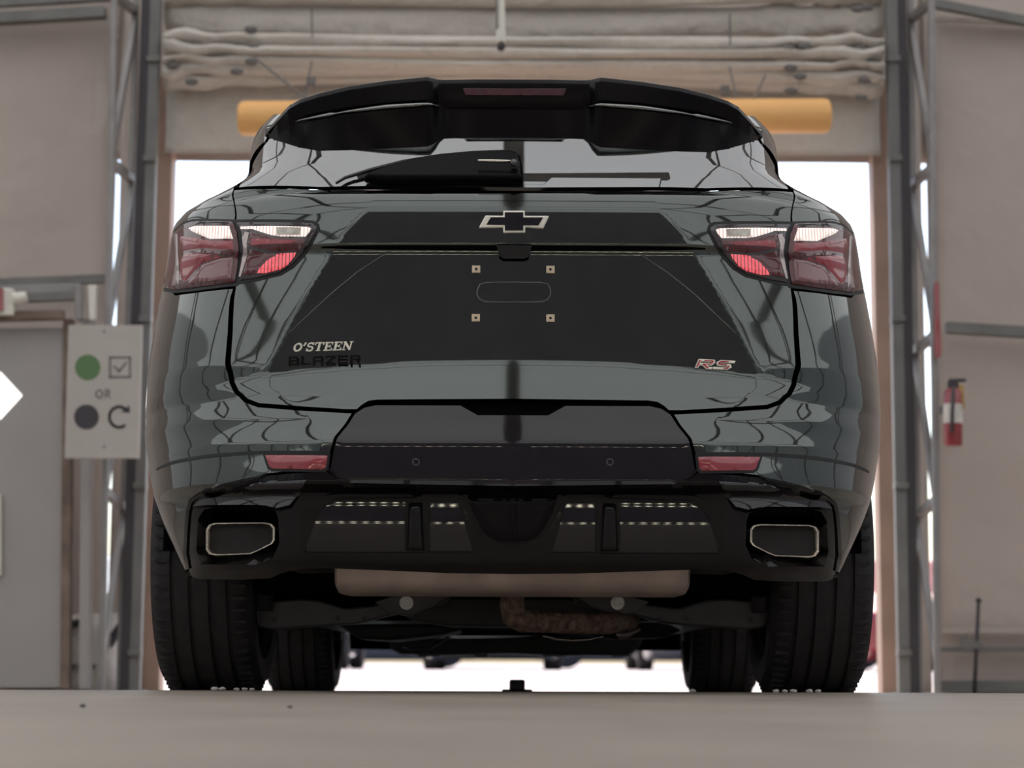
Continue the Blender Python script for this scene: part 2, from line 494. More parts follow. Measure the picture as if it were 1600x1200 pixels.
# ---- lattice posts either side of the door
def lattice(name, label, A, B, nodes, lean, YA, YB, wa, wb):
    """two uprights (pixel columns at rows 100 and 1000) with braces between"""
    foot = P_((A[1] + B[1]) / 2, 1076, YA)
    t = empty(name, (foot.x, YA, zf(YA)))
    tag(t, label, 'post')
    def up_(c, py):
        return c[0] + (c[1] - c[0]) * (py - 100) / 900
    for c, Y, wd, m, nm in ((A, YA, wa, MT['alu'], 'lattice_chord'), (B, YB, wb, MT['post'], 'main_upright')):
        bm = bmesh.new()
        p0 = P_(up_(c, -80), -80, Y); p1 = P_(up_(c, 1060), 1060, Y); d = (p1 - p0); k = (zf(Y) - p0.z) / d.z
        p1 = p0 + d * k
        bar(bm, p0, p1, wd, wd)
        obj(nm, bm, m, t, bevel=0.008)
        if nm == 'main_upright':
            bm = bmesh.new(); off_ = Vector((lean * wd * 0.5 + lean * 0.008, -0.02, 0))
            bar(bm, p0 + off_, p1 + off_, 0.016, 0.08)
            obj('upright_flange', bm, MT['ink'], t)
            for py in (95, 250, 500, 760, 1020):
                p = P_(up_(c, py), py, Y)
                bm = bmesh.new(); box(bm, p + Vector((0, -0.02, 0)), (wd * 1.15, wd * 1.1, 0.035))
                obj('clamp_band', bm, MT['pipe'], t, bevel=0.004)
    # back chord of the lattice, half hidden
    bm = bmesh.new()
    C_ = (A[0] + (B[0] - A[0]) * 0.52, A[1] + (B[1] - A[1]) * 0.55)
    p0 = P_(up_(C_, -80), -80, YB + 0.04); p1 = P_(up_(C_, 1060), 1060, YB + 0.04); d = p1 - p0
    bar(bm, p0, p0 + d * ((zf(YB + 0.04) - p0.z) / d.z), wa * 0.8, wa)
    obj('lattice_chord', bm, MT['alu'], t, bevel=0.006)
    for i, n in enumerate(nodes):
        if n > 1000: continue
        bm = bmesh.new(); bar(bm, P_(up_(A, n), n, YA), P_(up_(C_, n + 26), n + 26, YB + 0.05), 0.045, 0.045)
        obj('lattice_strut', bm, MT['alu'], t, bevel=0.004)
        n2 = n + 252
        if n2 < 1060:
            bm = bmesh.new(); bar(bm, P_(up_(C_, n + 30), n + 30, YB + 0.05), P_(up_(A, n2), n2, YA), 0.035, 0.035)
            obj('lattice_brace', bm, MT['alu'], t, bevel=0.004)
    for c, Y in ((A, YA), (B, YB)):
        bm = bmesh.new(); box(bm, Vector((P_(up_(c, 1076), 1076, Y).x, Y, zf(Y) + 0.008)), (0.12, 0.12, 0.016))
        obj('base_plate', bm, MT['alu'], t, bevel=0.003)
    return t


lattice('lattice_post', 'grey lattice post left of the doorway, behind the sign board', (177, 160), (241, 213), [-8, 254, 512, 768, 1020], -1, 11.45, 11.70, 0.036, 0.062)
lattice('lattice_post', 'grey lattice post right of the doorway, beside the fire extinguisher', (1456, 1464), (1394, 1411), [4, 262, 524, 782, 1042], 1, 11.45, 11.70, 0.038, 0.066)

# ---- rolled up door curtains: long folds with bunched ends
def fold_roll(parent, x0, x1, yc, hh, Y, dep, seed, sag=0.0, tilt=0.0):
    r = np.random.default_rng(seed)
    n = 70; k = 14
    secs = []
    ph = r.uniform(0, 6.28, 5)
    for i in range(n + 1):
        u = i / n
        px = x0 + (x1 - x0) * u
        e = min(u, 1 - u)
        bun = math.exp(-(e / 0.10) ** 2)              # bunched near the posts
        row = yc + sag * math.sin(math.pi * u) + tilt * (u - 0.5) + bun * 4 * math.sin(26 * u * math.pi + ph[0])
        c = P_(px, row, Y)
        h = hh / 2 * (1 + 0.10 * math.sin(9 * u + ph[1]) + bun * 0.28 * math.sin(41 * u + ph[2]))
        secs.append([c + Vector((0, dep * (1 + 0.5 * bun) * math.cos(t) * (1 + 0.12 * math.sin(3 * t + ph[3] + 14 * u)), h * math.sin(t) * (1 + 0.15 * math.sin(2 * t + ph[4] + 20 * u * (0.2 + bun))))) for t in np.linspace(0, 2 * math.pi, k, endpoint=False)])
    bm = bmesh.new(); loft(bm, secs, close=True)
    return obj('cloth_fold', bm, MT['tarp'], parent, smooth=True)


cd = empty('rolled_curtain', P_(815, 70, 11.7)); tag(cd, 'pale tarpaulin curtain gathered in long folds above the doorway', 'curtain')
pm = 1 / 285.0
for i, (yc, hh, Y, dep, sag, tl) in enumerate(((-8, 30, 11.75, 0.05, 3, 0), (30, 62, 11.85, 0.06, 2, 4), (66, 22, 11.68, 0.07, 3, 6), (84, 20, 11.66, 0.08, 2, 8), (101, 19, 11.68, 0.07, 2, 9), (118, 22, 11.72, 0.07, -8, 14), (134, 22, 11.78, 0.06, -14, 12))):
    fold_roll(cd, 259, 1378, yc, hh * pm, Y, dep, 20 + i, sag, tl)
for (px, y0, y1) in ((487, 14, 58), (1140, 22, 70)):
    bm = bmesh.new(); bar(bm, P_(px, y0, 11.56), P_(px + 1, y1, 11.56), 0.02, 0.008); obj('tie_strap', bm, MT['strap'], cd)
for (px, py) in ((392, 46), (396, 74), (393, 96), (370, 112), (300, 128), (285, 80), (270, 102), (1232, 75), (1256, 72), (1235, 106), (1250, 120), (1345, 76), (1360, 100), (1350, 125), (1345, 152), (1236, 142), (1340, 14), (1355, 12)):
    bm = bmesh.new(); bmesh.ops.create_icosphere(bm, subdivisions=2, radius=0.030)
    bmesh.ops.transform(bm, matrix=Matrix.Translation(P_(px, py, 11.60)) @ Matrix.Diagonal((1.3, 0.6, 0.7, 1)), verts=bm.verts)
    obj('strap_buckle', bm, MT['strap'], cd, True)
# valance cloth that hangs behind the folds
cloth_sheet('valance', xl - 0.03, xr + 0.03, P_(800, 240, WY - 0.1).z, P_(800, 120, WY - 0.1).z, WY - 0.1, 0.010, MT['tarp'], 60, 14, 9, cd)

# ---- orange clearance tube on two cords
tb = empty('clearance_tube', P_(835, 210, 11.3)); tag(tb, 'long orange tube hung across the doorway above the car', 'tube')
a, b = P_(373, 185, 11.3), P_(1297, 181, 11.3)
d = (b - a).normalized()
bm = bmesh.new(); tube(bm, [a, a + d * 0.012, a + d * 0.03, b - d * 0.03, b - d * 0.012, b], [0.072, 0.088, 0.094, 0.094, 0.088, 0.072], 28)
obj('tube_body', bm, MT['pole'], tb, 'auto')
for (p, q) in (((476, 158), (487, 96)), ((484, 160), (398, 90)), ((1152, 158), (1140, 106)), ((1178, 155), (1196, 118))):
    bm = bmesh.new(); tube(bm, [P_(p[0], p[1], 11.3), P_(q[0], q[1], 11.55)], 0.006, 6); obj('cord', bm, MT['strap'], tb)
for px in (486, 1133):
    bm = bmesh.new(); box(bm, P_(px, 128 if px < 800 else 142, 11.35), (0.05, 0.03, 0.06)); obj('cord_clamp', bm, MT['strap'], tb, bevel=0.008)

# ---- white sensor rod hanging from the roof
rd = empty('hanging_rod', P_(783, 78, 10.6)); tag(rd, 'white rod with a black tip hanging from the roof above the car', 'rod')
bm = bmesh.new(); tube(bm, [P_(783, 66, 10.6), P_(783, 48, 10.6)], [0.026, 0.027], 14); obj('rod_sleeve', bm, MT['white_pl'], rd, 'auto')
bm = bmesh.new(); tube(bm, [P_(783, 50, 10.6), P_(781, -40, 10.6), Vector((P_(781, -40, 10.6).x, 10.6, RIDGE - 0.15))], 0.022, 12); obj('rod_tube', bm, MT['white_pl'], rd, 'auto')
bm = bmesh.new(); bmesh.ops.create_uvsphere(bm, u_segments=16, v_segments=10, radius=0.023)
bmesh.ops.transform(bm, matrix=Matrix.Translation(P_(783, 73, 10.6)), verts=bm.verts); obj('rod_tip', bm, MT['ink'], rd, True)
bm = bmesh.new(); tube(bm, [P_(776.5, 44, 10.57), P_(776, -30, 10.57)], 0.005, 6); obj('rod_cable', bm, MT['strap'], rd, True)

# ---- sign board in front of the left post
SY = 11.05
sb = empty('sign_board', P_(162, 716, SY)); tag(sb, 'pale upright sign board with a green dot, a tick box and a circular arrow', 'sign')
bm = bmesh.new(); prism(bm, [P_(107, 508, SY), P_(222, 508, SY), P_(217, 716, SY), P_(101, 716, SY)], Vector((0, 0.02, 0))); obj('board', bm, MT['board'], sb, bevel=0.002)
def sgn(px, py): return P_(px, py, SY - 0.002)
def disc(px, py, r, m, nm):
    bm = bmesh.new(); prism(bm, [sgn(px + r * math.cos(t), py + r * math.sin(t)) for t in np.linspace(0, 2 * math.pi, 36, endpoint=False)], Vector((0, 0.004, 0))); return obj(nm, bm, m, sb)
disc(137, 574, 20, MT['green'], 'green_dot'); disc(135, 651.5, 19.5, MT['ink'], 'black_dot')
def strokes_px(lines, wd, m, nm):
    bm = bmesh.new()
    for ln in lines:
        for (a, b) in zip(ln, ln[1:]):
            a, b = np.array(a, float), np.array(b, float); d = b - a; L_ = np.linalg.norm(d); d = d / L_
            nn = np.array([-d[1], d[0]]) * wd / 2; e = d * wd * 0.45
            prism(bm, [sgn(*q) for q in (a - e + nn, b + e + nn, b + e - nn, a - e - nn)], Vector((0, 0.004, 0)))
    return obj(nm, bm, m, sb)
strokes_px([[(172, 558.5), (203, 558.5), (203, 589), (172, 589), (172, 558.5)], [(179, 573), (186, 580), (197, 567)]], 3.2, MT['ink_soft'], 'tick_box')
circ = lambda cx, cy, rx, ry, a0, a1, n=16: [(cx + rx * math.cos(math.radians(a0 + (a1 - a0) * k / n)), cy + ry * math.sin(math.radians(a0 + (a1 - a0) * k / n))) for k in range(n + 1)]
strokes_px([circ(155, 615.5, 5, 6, 0, 360)], 1.8, MT['ink_soft'], 'letter')
strokes_px([[(165, 622), (165, 609), (170, 609.5), (171.5, 612.5), (169, 615.5), (165, 616)], [(168.5, 616), (172, 622)]], 1.8, MT['ink_soft'], 'letter')
strokes_px([circ(186, 651.5, 15, 16, 55, 310, 24)], 4.0, MT['ink'], 'circular_arrow')
bm = bmesh.new(); prism(bm, [sgn(189, 644), sgn(203, 645), sgn(202, 633)], Vector((0, 0.004, 0))); obj('arrow_head', bm, MT['ink'], sb)
for py in (518, 698):
    disc(162.5, py, 2, MT['ink_soft'], 'sign_screw')
bm = bmesh.new(); bar(bm, P_(160, 700, SY + 0.03), P_(160, 700, SY + 0.34), 0.03, 0.03); obj('sign_bracket', bm, MT['pipe'], sb)
bm = bmesh.new(); bar(bm, P_(163, 520, SY + 0.03), P_(163, 520, SY + 0.34), 0.03, 0.03); obj('sign_bracket', bm, MT['pipe'], sb)

# ---- grey door on the left with a diamond window
DYY = 11.6
def polyobj(name, outline, hole, Y, dep, m):
    bm = bmesh.new()
    O = [P_(a, b, Y) for a, b in outline]; H_ = [P_(a, b, Y) for a, b in hole]
    V = [Vector((p.x, p.z)) for p in O + H_]
    n0, n1 = len(O), len(H_)
    E = [(i, (i + 1) % n0) for i in range(n0)] + [(n0 + i, n0 + (i + 1) % n1) for i in range(n1)]
    vo, eo, fo, _, _, _ = delaunay_2d_cdt(V, E, [], 0, 1e-6)
    hp = np.array([(v.x, v.y) for v in V[n0:]])
    vs_ = [bm.verts.new((v.x, Y, v.y)) for v in vo]
    for f_ in fo:
        c_ = sum((Vector((vo[i].x, vo[i].y)) for i in f_), Vector((0, 0))) / 3
        ok = False; j = len(hp) - 1
        for i in range(len(hp)):
            if ((hp[i][1] > c_.y) != (hp[j][1] > c_.y)) and (c_.x < (hp[j][0] - hp[i][0]) * (c_.y - hp[i][1]) / (hp[j][1] - hp[i][1]) + hp[i][0]): ok = not ok
            j = i
        if not ok: bm.faces.new([vs_[i] for i in f_])
    r = bmesh.ops.extrude_face_region(bm, geom=bm.faces[:])
    for v in [g_ for g_ in r['geom'] if isinstance(g_, bmesh.types.BMVert)]: v.co.y += dep
    return obj(name, bm, m)


dia = [(-36, 618), (0, 580), (35, 618), (0, 656)]
dd = polyobj('door_1', [(-190, 514), (104, 512), (98, 1074), (-190, 1074)], dia, DYY, 0.05, MT['door_grey']); tag(dd, kind='structure')
bm = bmesh.new(); bar(bm, P_(-2, 772, DYY - 0.02), P_(-2, 900, DYY - 0.02), 0.03, 0.03); hd = obj('door_handle', bm, MT['white_pl'], dd, bevel=0.004)
MT['pane_glow'] = mat('glowing_diamond_pane', (0.9, 0.88, 0.85), rough=0.4, emit=1.6, ecol=(1, 0.97, 0.93, 1), var=0.0)  # glow added to the pane in place of daylight from behind
bm = bmesh.new(); prism(bm, [P_(a, b, DYY + 0.02) for a, b in dia], Vector((0, 0.02, 0))); tag(obj('window_1', bm, MT['pane_glow']), kind='structure')
# upright timber and pale channel beside the door
tn += 1; bm = bmesh.new(); bar(bm, P_(108, 500, 11.62), P_(103, 1076, 11.62), 0.075, 0.05); tag(obj('trim_%d' % tn, bm, MT['wood']), kind='structure')
tn += 1; bm = bmesh.new(); bar(bm, P_(138, 500, 11.6), P_(134, 1076, 11.6), 0.115, 0.05); tag(obj('trim_%d' % tn, bm, MT['door_grey']), kind='structure')
# sliding gear above the door
sg_ = empty('door_gear', P_(90, 490, 11.5)); tag(sg_, 'grey sliding rail with white end box above the grey door', 'rail')
for (a, b, w_, m, nm) in (((-60, 470), (125, 462), 0.045, MT['pipe'], 'gear_rail'), ((-60, 456), (125, 450), 0.035, MT['alu'], 'gear_rail'), ((-60, 497), (100, 492), 0.075, MT['wood'], 'gear_beam')):
    bm = bmesh.new(); bar(bm, P_(a[0], a[1], 11.5), P_(b[0], b[1], 11.5), w_, 0.05); obj(nm, bm, m, sg_, bevel=0.004)
bm = bmesh.new(); prism(bm, [P_(0, 450, 11.42), P_(20, 450, 11.42), P_(22, 470, 11.42), P_(20, 492, 11.42), P_(-10, 492, 11.42), P_(-10, 450, 11.42)], Vector((0, 0.1, 0))); obj('gear_box', bm, MT['white_pl'], sg_, bevel=0.008)
bm = bmesh.new(); tube(bm, [P_(22, 467, 11.42), P_(42, 464, 11.42)], [0.034, 0.030], 14); obj('gear_knob', bm, MT['white_pl'], sg_, 'auto')
bm = bmesh.new(); prism(bm, [P_(-10, 450, 11.40), P_(4, 450, 11.40), P_(4, 485, 11.40), P_(-10, 485, 11.40)], Vector((0, 0.02, 0))); obj('gear_plate', bm, MT['ext_red'], sg_)
for px in (122, 144):
    bm = bmesh.new(); prism(bm, [P_(px - 7, 445, 11.45), P_(px + 7, 445, 11.45), P_(px + 5, 500, 11.45), P_(px - 5, 500, 11.45)], Vector((0, 0.05, 0))); obj('gear_hanger', bm, MT['white_pl'] if px > 130 else MT['alu'], sg_, bevel=0.008)

# ---- sack behind the left post
bgp = empty('sand_sack', P_(143, 1077, 11.93)); tag(bgp, 'white printed sack standing on the floor behind the left lattice post', 'sack')
secs = []
for py, x0, x1, dp in ((1076, 88, 196, 0.11), (1066, 86, 198, 0.12), (1040, 93, 192, 0.12), (1010, 97, 188, 0.11), (985, 97, 189, 0.08), (972, 95, 192, 0.06), (964, 91, 197, 0.02), (960, 90, 198, 0.012)):
    a, b = P_(x0, py, 11.93), P_(x1, py, 11.93); ring_ = []
    if py == 1076: a.z = b.z = zf(11.93) + 0.002
    for t in np.linspace(0, 2 * math.pi, 28, endpoint=False):
        c_ = (a + b) / 2
        ring_.append(c_ + Vector(((b.x - a.x) / 2 * math.copysign(abs(math.cos(t)) ** 0.7, math.cos(t)), dp * math.sin(t) * (1 + 0.08 * math.sin(5 * t)), 0.012 * math.sin(3 * t + py))))
    secs.append(ring_)
bm = bmesh.new(); loft(bm, secs, close=True); obj('sack_body', bm, MT['bag'], bgp, smooth=True)
def sackp(pl, m, nm):
    bm = bmesh.new(); prism(bm, [P_(a, b, 11.79) for a, b in pl], Vector((0, 0.06, 0))); obj(nm, bm, m, bgp, bevel=0.004)
sackp([(103, 980), (110, 970), (128, 966), (139, 972), (136, 980), (120, 978), (106, 986)], MT['ink'], 'sack_print')
sackp([(172, 990), (186, 970), (191, 972), (180, 1000), (173, 1012)], MT['ink'], 'sack_print')
for i, px in enumerate((110, 122, 132, 141)):
    sackp([(px, 1037), (px + 7, 1037), (px + 7, 1045), (px, 1045)], MT['ink_soft'], 'sack_print')

# ---- fire extinguisher, red sign strip and stand on the right
EX = 11.4
fe = empty('fire_extinguisher', P_(1489, 700, EX)); tag(fe, 'red fire extinguisher with a pale label hanging beside the right lattice post', 'extinguisher')
cB, cT = P_(1489, 698, EX), P_(1489, 615, EX)
bm = bmesh.new(); tube(bm, [cB + Vector((0, 0, 0.003)), cB + Vector((0, 0, 0.012)), cT, cT + Vector((0, 0, 0.02)), cT + Vector((0, 0, 0.035))], [0.046, 0.051, 0.051, 0.040, 0.018], 24); obj('cylinder_body', bm, MT['ext_red'], fe, 'auto')
bm = bmesh.new(); tube(bm, [P_(1489, 662, EX), P_(1489, 632, EX)], 0.0525, 24, False); obj('label', bm, MT['bag'], fe, True)
bm = bmesh.new(); tube(bm, [P_(1490, 604, EX - 0.06), P_(1488, 640, EX - 0.07), P_(1487, 676, EX - 0.065)], 0.010, 8); obj('hose', bm, MT['ink'], fe, True)
bm = bmesh.new(); box(bm, P_(1489, 601, EX), (0.05, 0.05, 0.05)); box(bm, P_(1496, 594, EX), (0.09, 0.025, 0.018)); obj('valve_head', bm, MT['ink'], fe, bevel=0.005)
bm = bmesh.new(); prism(bm, [P_(1498, 600, EX - 0.03), P_(1506, 602, EX - 0.03), P_(1508, 640, EX - 0.03), P_(1501, 634, EX - 0.03)], Vector((0, 0.008, 0))); obj('inspection_tag', bm, MT['yellow'], fe)
bm = bmesh.new(); box(bm, P_(1478, 640, EX + 0.08), (0.05, 0.10, 0.04)); obj('wall_bracket', bm, MT['pipe'], fe)
bm = bmesh.new(); prism(bm, [P_(1462, 440, 11.35), P_(1467, 440, 11.35), P_(1471, 548, 11.35), P_(1470, 558, 11.35), P_(1463, 558, 11.35)], Vector((0, 0.05, 0)))
sr = obj('sign_strip', bm, MT['ext_red'], bevel=0.003); tag(sr, 'narrow red sign strip fixed to the right lattice post above the extinguisher', 'sign')
stn = empty('rod_stand', P_(1524, 1077, 11.7)); tag(stn, 'thin dark rod stand with a small box at the foot of the right wall', 'stand')
a = P_(1522, 1075, 11.7); a.z = zf(11.7)
bm = bmesh.new(); tube(bm, [a, P_(1529, 940, 11.7)], 0.011, 8); obj('stand_rod', bm, MT['ink'], stn, True)
bm = bmesh.new(); bmesh.ops.create_uvsphere(bm, u_segments=12, v_segments=8, radius=0.016); bmesh.ops.transform(bm, matrix=Matrix.Translation(P_(1529, 938, 11.7)), verts=bm.verts); obj('stand_knob', bm, MT['ink'], stn, True)
bm = bmesh.new(); prism(bm, [P_(1503, 1014, 11.68), P_(1537, 1014, 11.68), P_(1536, 1002, 11.68), P_(1514, 1000, 11.68), P_(1510, 990, 11.68), P_(1503, 992, 11.68)], Vector((0, 0.06, 0))); obj('stand_box', bm, MT['pipe'], stn, bevel=0.004)
bm = bmesh.new(); box(bm, a + Vector((0, 0, 0.008)), (0.16, 0.16, 0.016)); obj('stand_foot', bm, MT['ink'], stn)

# ---- crumbs on the slab edge
MT['crumb'] = mat('pale_crumb', (0.55, 0.52, 0.48), rough=0.8)
def crumb(px, py, Y, r, m, label, cat='stone', sq=(1, 1, 0.6)):
    p = P_(px, py, Y); p.z = zf(Y) + r * sq[2] * 0.75
    p.x = Y * (px - 801.5) / float(ycomp(py))
    bm = bmesh.new(); bmesh.ops.create_icosphere(bm, subdivisions=2, radius=r)
    for v in bm.verts: v.co *= random.uniform(0.75, 1.1)
    bmesh.ops.transform(bm, matrix=Matrix.Translation(p) @ Matrix.Diagonal((sq[0], sq[1], sq[2], 1)), verts=bm.verts)
    return tag(obj('stone_crumb', bm, m, smooth=False), label, cat, 'crumbs on the floor')
for i, (px, r, lab) in enumerate(((337, 0.0075, 'larger pale crumb at the left rear tyre'), (349, 0.007, 'pale crumb beside the larger one at the left rear tyre'), (372, 0.0055, 'pale crumb under the middle of the left rear tyre'), (384, 0.006, 'pale crumb near the inner edge of the left rear tyre'), (396, 0.005, 'innermost pale crumb at the left rear tyre'),
                                 (1084, 0.006, 'pale crumb in front of the right front tyre'), (1214, 0.006, 'pale crumb at the inner edge of the right rear tyre'), (1228, 0.0055, 'second pale crumb from the inner edge of the right rear tyre'), (1241, 0.0065, 'flat pale crumb under the right rear tyre'), (1266, 0.0065, 'pale crumb under the middle of the right rear tyre'), (1280, 0.006, 'outermost pale crumb at the right rear tyre'))):
    crumb(px, 1079, 5.26, r, MT['crumb'], lab, sq=(1.5, 1, 0.75))
crumb(131, 1106, 3.3, 0.005, MT['ink'], 'small dark pebble on the floor at the far left')
crumb(455, 1106, 3.3, 0.004, MT['ink'], 'small dark pebble on the floor behind the left rear tyre')
bm = bmesh.new(); p = P_(808, 1076, 7.0); box(bm, Vector((p.x, 7.0, zf(7.0) + 0.02)), (0.05, 0.08, 0.045)); box(bm, Vector((p.x, 7.0, zf(7.0) + 0.005)), (0.10, 0.12, 0.012))
o = obj('floor_block', bm, MT['ink'], bevel=0.006); tag(o, 'small black block on the floor under the middle of the car', 'block')

# ---- parked cars out in the yard
MT['far_glass'] = mat('far_car_glass', (0.02, 0.025, 0.03), rough=0.05)
def far_car(x, Y, L_, name, label, m, van=False, flip=1, turn=0.0):
    t = empty(name, (x, Y, ZY)); tag(t, label, 'car', 'cars parked in the yard')
    H1, H2 = (0.95, 1.55) if not van else (1.05, 1.85)
    prof = [(-L_ / 2, 0.26), (-L_ / 2 + 0.05, 0.75), (-L_ / 2 + 0.5, H1), (-L_ * 0.22, H1 + 0.05), (-L_ * 0.08, H2), (L_ * 0.28, H2), (L_ * 0.42, H1 + 0.08), (L_ / 2 - 0.05, H1), (L_ / 2, 0.5), (L_ / 2 - 0.05, 0.18), (L_ * 0.42, 0.13), (-L_ * 0.42, 0.13)]
    bm = bmesh.new(); prism(bm, [Vector((x + flip * a, Y - 0.85, ZY + b)) for a, b in prof], Vector((0, 1.7, 0))); obj('body', bm, m, t, bevel=0.08, seg=3)
    gl = [(-L_ * 0.19, H1 + 0.06), (-L_ * 0.07, H2 - 0.08), (L_ * 0.26, H2 - 0.08), (L_ * 0.37, H1 + 0.08)]
    bm = bmesh.new(); prism(bm, [Vector((x + flip * a, Y - 0.86, ZY + b)) for a, b in gl], Vector((0, 0.03, 0))); obj('window', bm, MT['far_glass'], t)
    for k in (-0.31, 0.31):
        for yy in (-0.80, 0.80):
            bm = bmesh.new(); c_ = (x + k * L_, Y + yy, ZY + 0.33)
            lathe(bm, [(-0.10, 0.12), (-0.10, 0.30), (-0.08, 0.33), (0.08, 0.33), (0.10, 0.30), (0.10, 0.12)], c_, 'Y', 24, True); w_ = obj('wheel', bm, MT['rubber'], t, 'auto')
            bm = bmesh.new(); lathe(bm, [(-0.08, 0.001), (-0.09, 0.21), (0.09, 0.21), (0.08, 0.001)], c_, 'Y', 20); obj('hub_cap', bm, MT['alu'], w_, 'auto')
    t.rotation_euler = (0, 0, turn)
    return t
MT['c_blue'] = mat('blue_grey_car_paint', (0.12, 0.16, 0.24), rough=0.15, coat=1.0)
MT['c_dark'] = mat('dark_car_paint', (0.025, 0.027, 0.03), rough=0.15, coat=1.0)
MT['c_red'] = mat('red_car_paint', (0.25, 0.02, 0.025), rough=0.15, coat=1.0)
MT['c_silver'] = mat('silver_car_paint', (0.30, 0.31, 0.33), rough=0.2, metal=0.6, coat=1.0)

# ---- light bars by the camera: two rows of small lamps each, mirrored as dotted lines in the diffuser
MT['led'] = mat('led_bead', (1, 0.95, 0.8), emit=28.0, ecol=(1.0, 0.93, 0.72, 1), var=0)
MT['led'].cycles.emission_sampling = 'NONE'
def light_bar(z, Y, half, lab, post):
    t = empty('light_bar', (0, Y, 0 if post else z)); tag(t, lab, 'lamp', 'light bars by the camera')
    bm = bmesh.new(); boxmm(bm, (-half, Y, z - 0.075 if post else 0.0), (half, Y - 0.05, z + 0.075 if post else 0.15)); obj('housing', bm, MT['ink'], t, bevel=0.004)
    bm = bmesh.new()
    for k in range(int(half * 2 / 0.075)):
        for dz in (-0.045, 0.045):
            c_ = (-half + 0.0375 + k * 0.075, Y + 0.001, z + dz)
            if abs(c_[0]) < 0.08: continue
            lathe(bm, [(0.008, 0.0001), (0.006, 0.009), (-0.002, 0.014)], c_, 'Y', 8)
    o = obj('led_beads', bm, MT['led'], t); o['kind'] = 'stuff'
    if post:
        for s in (-1, 1):
            bm = bmesh.new(); tube(bm, [(s * half * 0.98, Y - 0.025, 0), (s * half * 0.98, Y - 0.025, z)], 0.02, 10); obj('stand', bm, MT['steel_pole'], t)
light_bar(1.35, -0.6, 1.7, 'raised bar of small lamps behind the camera, mirrored as the upper dotted line', True)
light_bar(0.075, -0.25, 1.7, 'floor bar of small lamps below the camera, mirrored as the lower dotted line', False)


H_ = math.pi / 2
far_car(-0.25, 29.6, 4.7, 'parked_car', 'dark parked car in the yard facing the door, seen between the front tyres', MT['c_dark'], turn=H_)
far_car(2.55, 29.9, 4.6, 'parked_car', 'silver parked car in the yard facing the door, seen right of the dark one', MT['c_silver'], turn=H_)
far_car(-3.05, 29.9, 4.6, 'parked_car', 'blue grey parked car in the yard facing the door, seen left of the dark one', MT['c_blue'], turn=H_)
far_car(5.4, 30.1, 4.6, 'parked_car', 'red parked car in the yard facing the door, seen past the right rear tyre', MT['c_red'], turn=H_)
far_car(-5.9, 30.1, 4.6, 'parked_car', 'silver parked car in the yard facing the door, seen past the left rear tyre', MT['c_silver'], turn=H_)
far_car(-2.6, 38, 4.6, 'parked_car', 'dark parked car standing sideways in the rear row, left of the middle', MT['c_dark'])
far_car(2.4, 38.4, 4.7, 'parked_car', 'dark parked car standing sideways in the rear row, right of the middle', MT['c_dark'], flip=-1)
far_car(7.6, 38.8, 4.6, 'parked_car', 'blue parked car standing sideways at the right end of the rear row', MT['c_blue'])
far_car(-7.8, 38.8, 4.6, 'parked_car', 'blue parked car standing sideways at the left end of the rear row', MT['c_blue'])

# ------------------------------------------------------------------ the car: skin of the rear body
# The skin is a surface y = D(x, z): a centre-line profile, a nearly flat middle, a crease at XB and a corner that turns into the flank.
def pchip(xs, ys, q):
    xs, ys, q = np.asarray(xs, float), np.asarray(ys, float), np.asarray(q, float)
    h = np.diff(xs); dl = np.diff(ys) / h
    d = np.zeros_like(xs)
    for i in range(1, len(xs) - 1):
        if dl[i - 1] * dl[i] > 0:
            w1, w2 = 2 * h[i] + h[i - 1], h[i] + 2 * h[i - 1]
            d[i] = (w1 + w2) / (w1 / dl[i - 1] + w2 / dl[i])
    d[0], d[-1] = dl[0], dl[-1]
    i = np.clip(np.searchsorted(xs, q) - 1, 0, len(xs) - 2)
    t = np.clip((q - xs[i]) / h[i], -2, 3)
    tt = np.clip(t, 0, 1)
    v = ((1 + 2 * tt) * (1 - tt) ** 2 * ys[i] + tt * (1 - tt) ** 2 * h[i] * d[i] + tt ** 2 * (3 - 2 * tt) * ys[i + 1] + tt ** 2 * (tt - 1) * h[i] * d[i + 1])
    return v + np.where(t < 0, t * h[i] * d[i], 0) + np.where(t > 1, (t - 1) * h[i] * d[i + 1], 0)


ZG = np.arange(0.0, 1.75, 0.001)


def smooth(v, sig):
    k = np.exp(-0.5 * (np.arange(-30, 31) / sig) ** 2); k /= k.sum()
    return np.convolve(np.pad(v, 30, mode='edge'), k, mode='valid')


def zpy(py, Y):
    return ZC + Y * float(ratio(py))


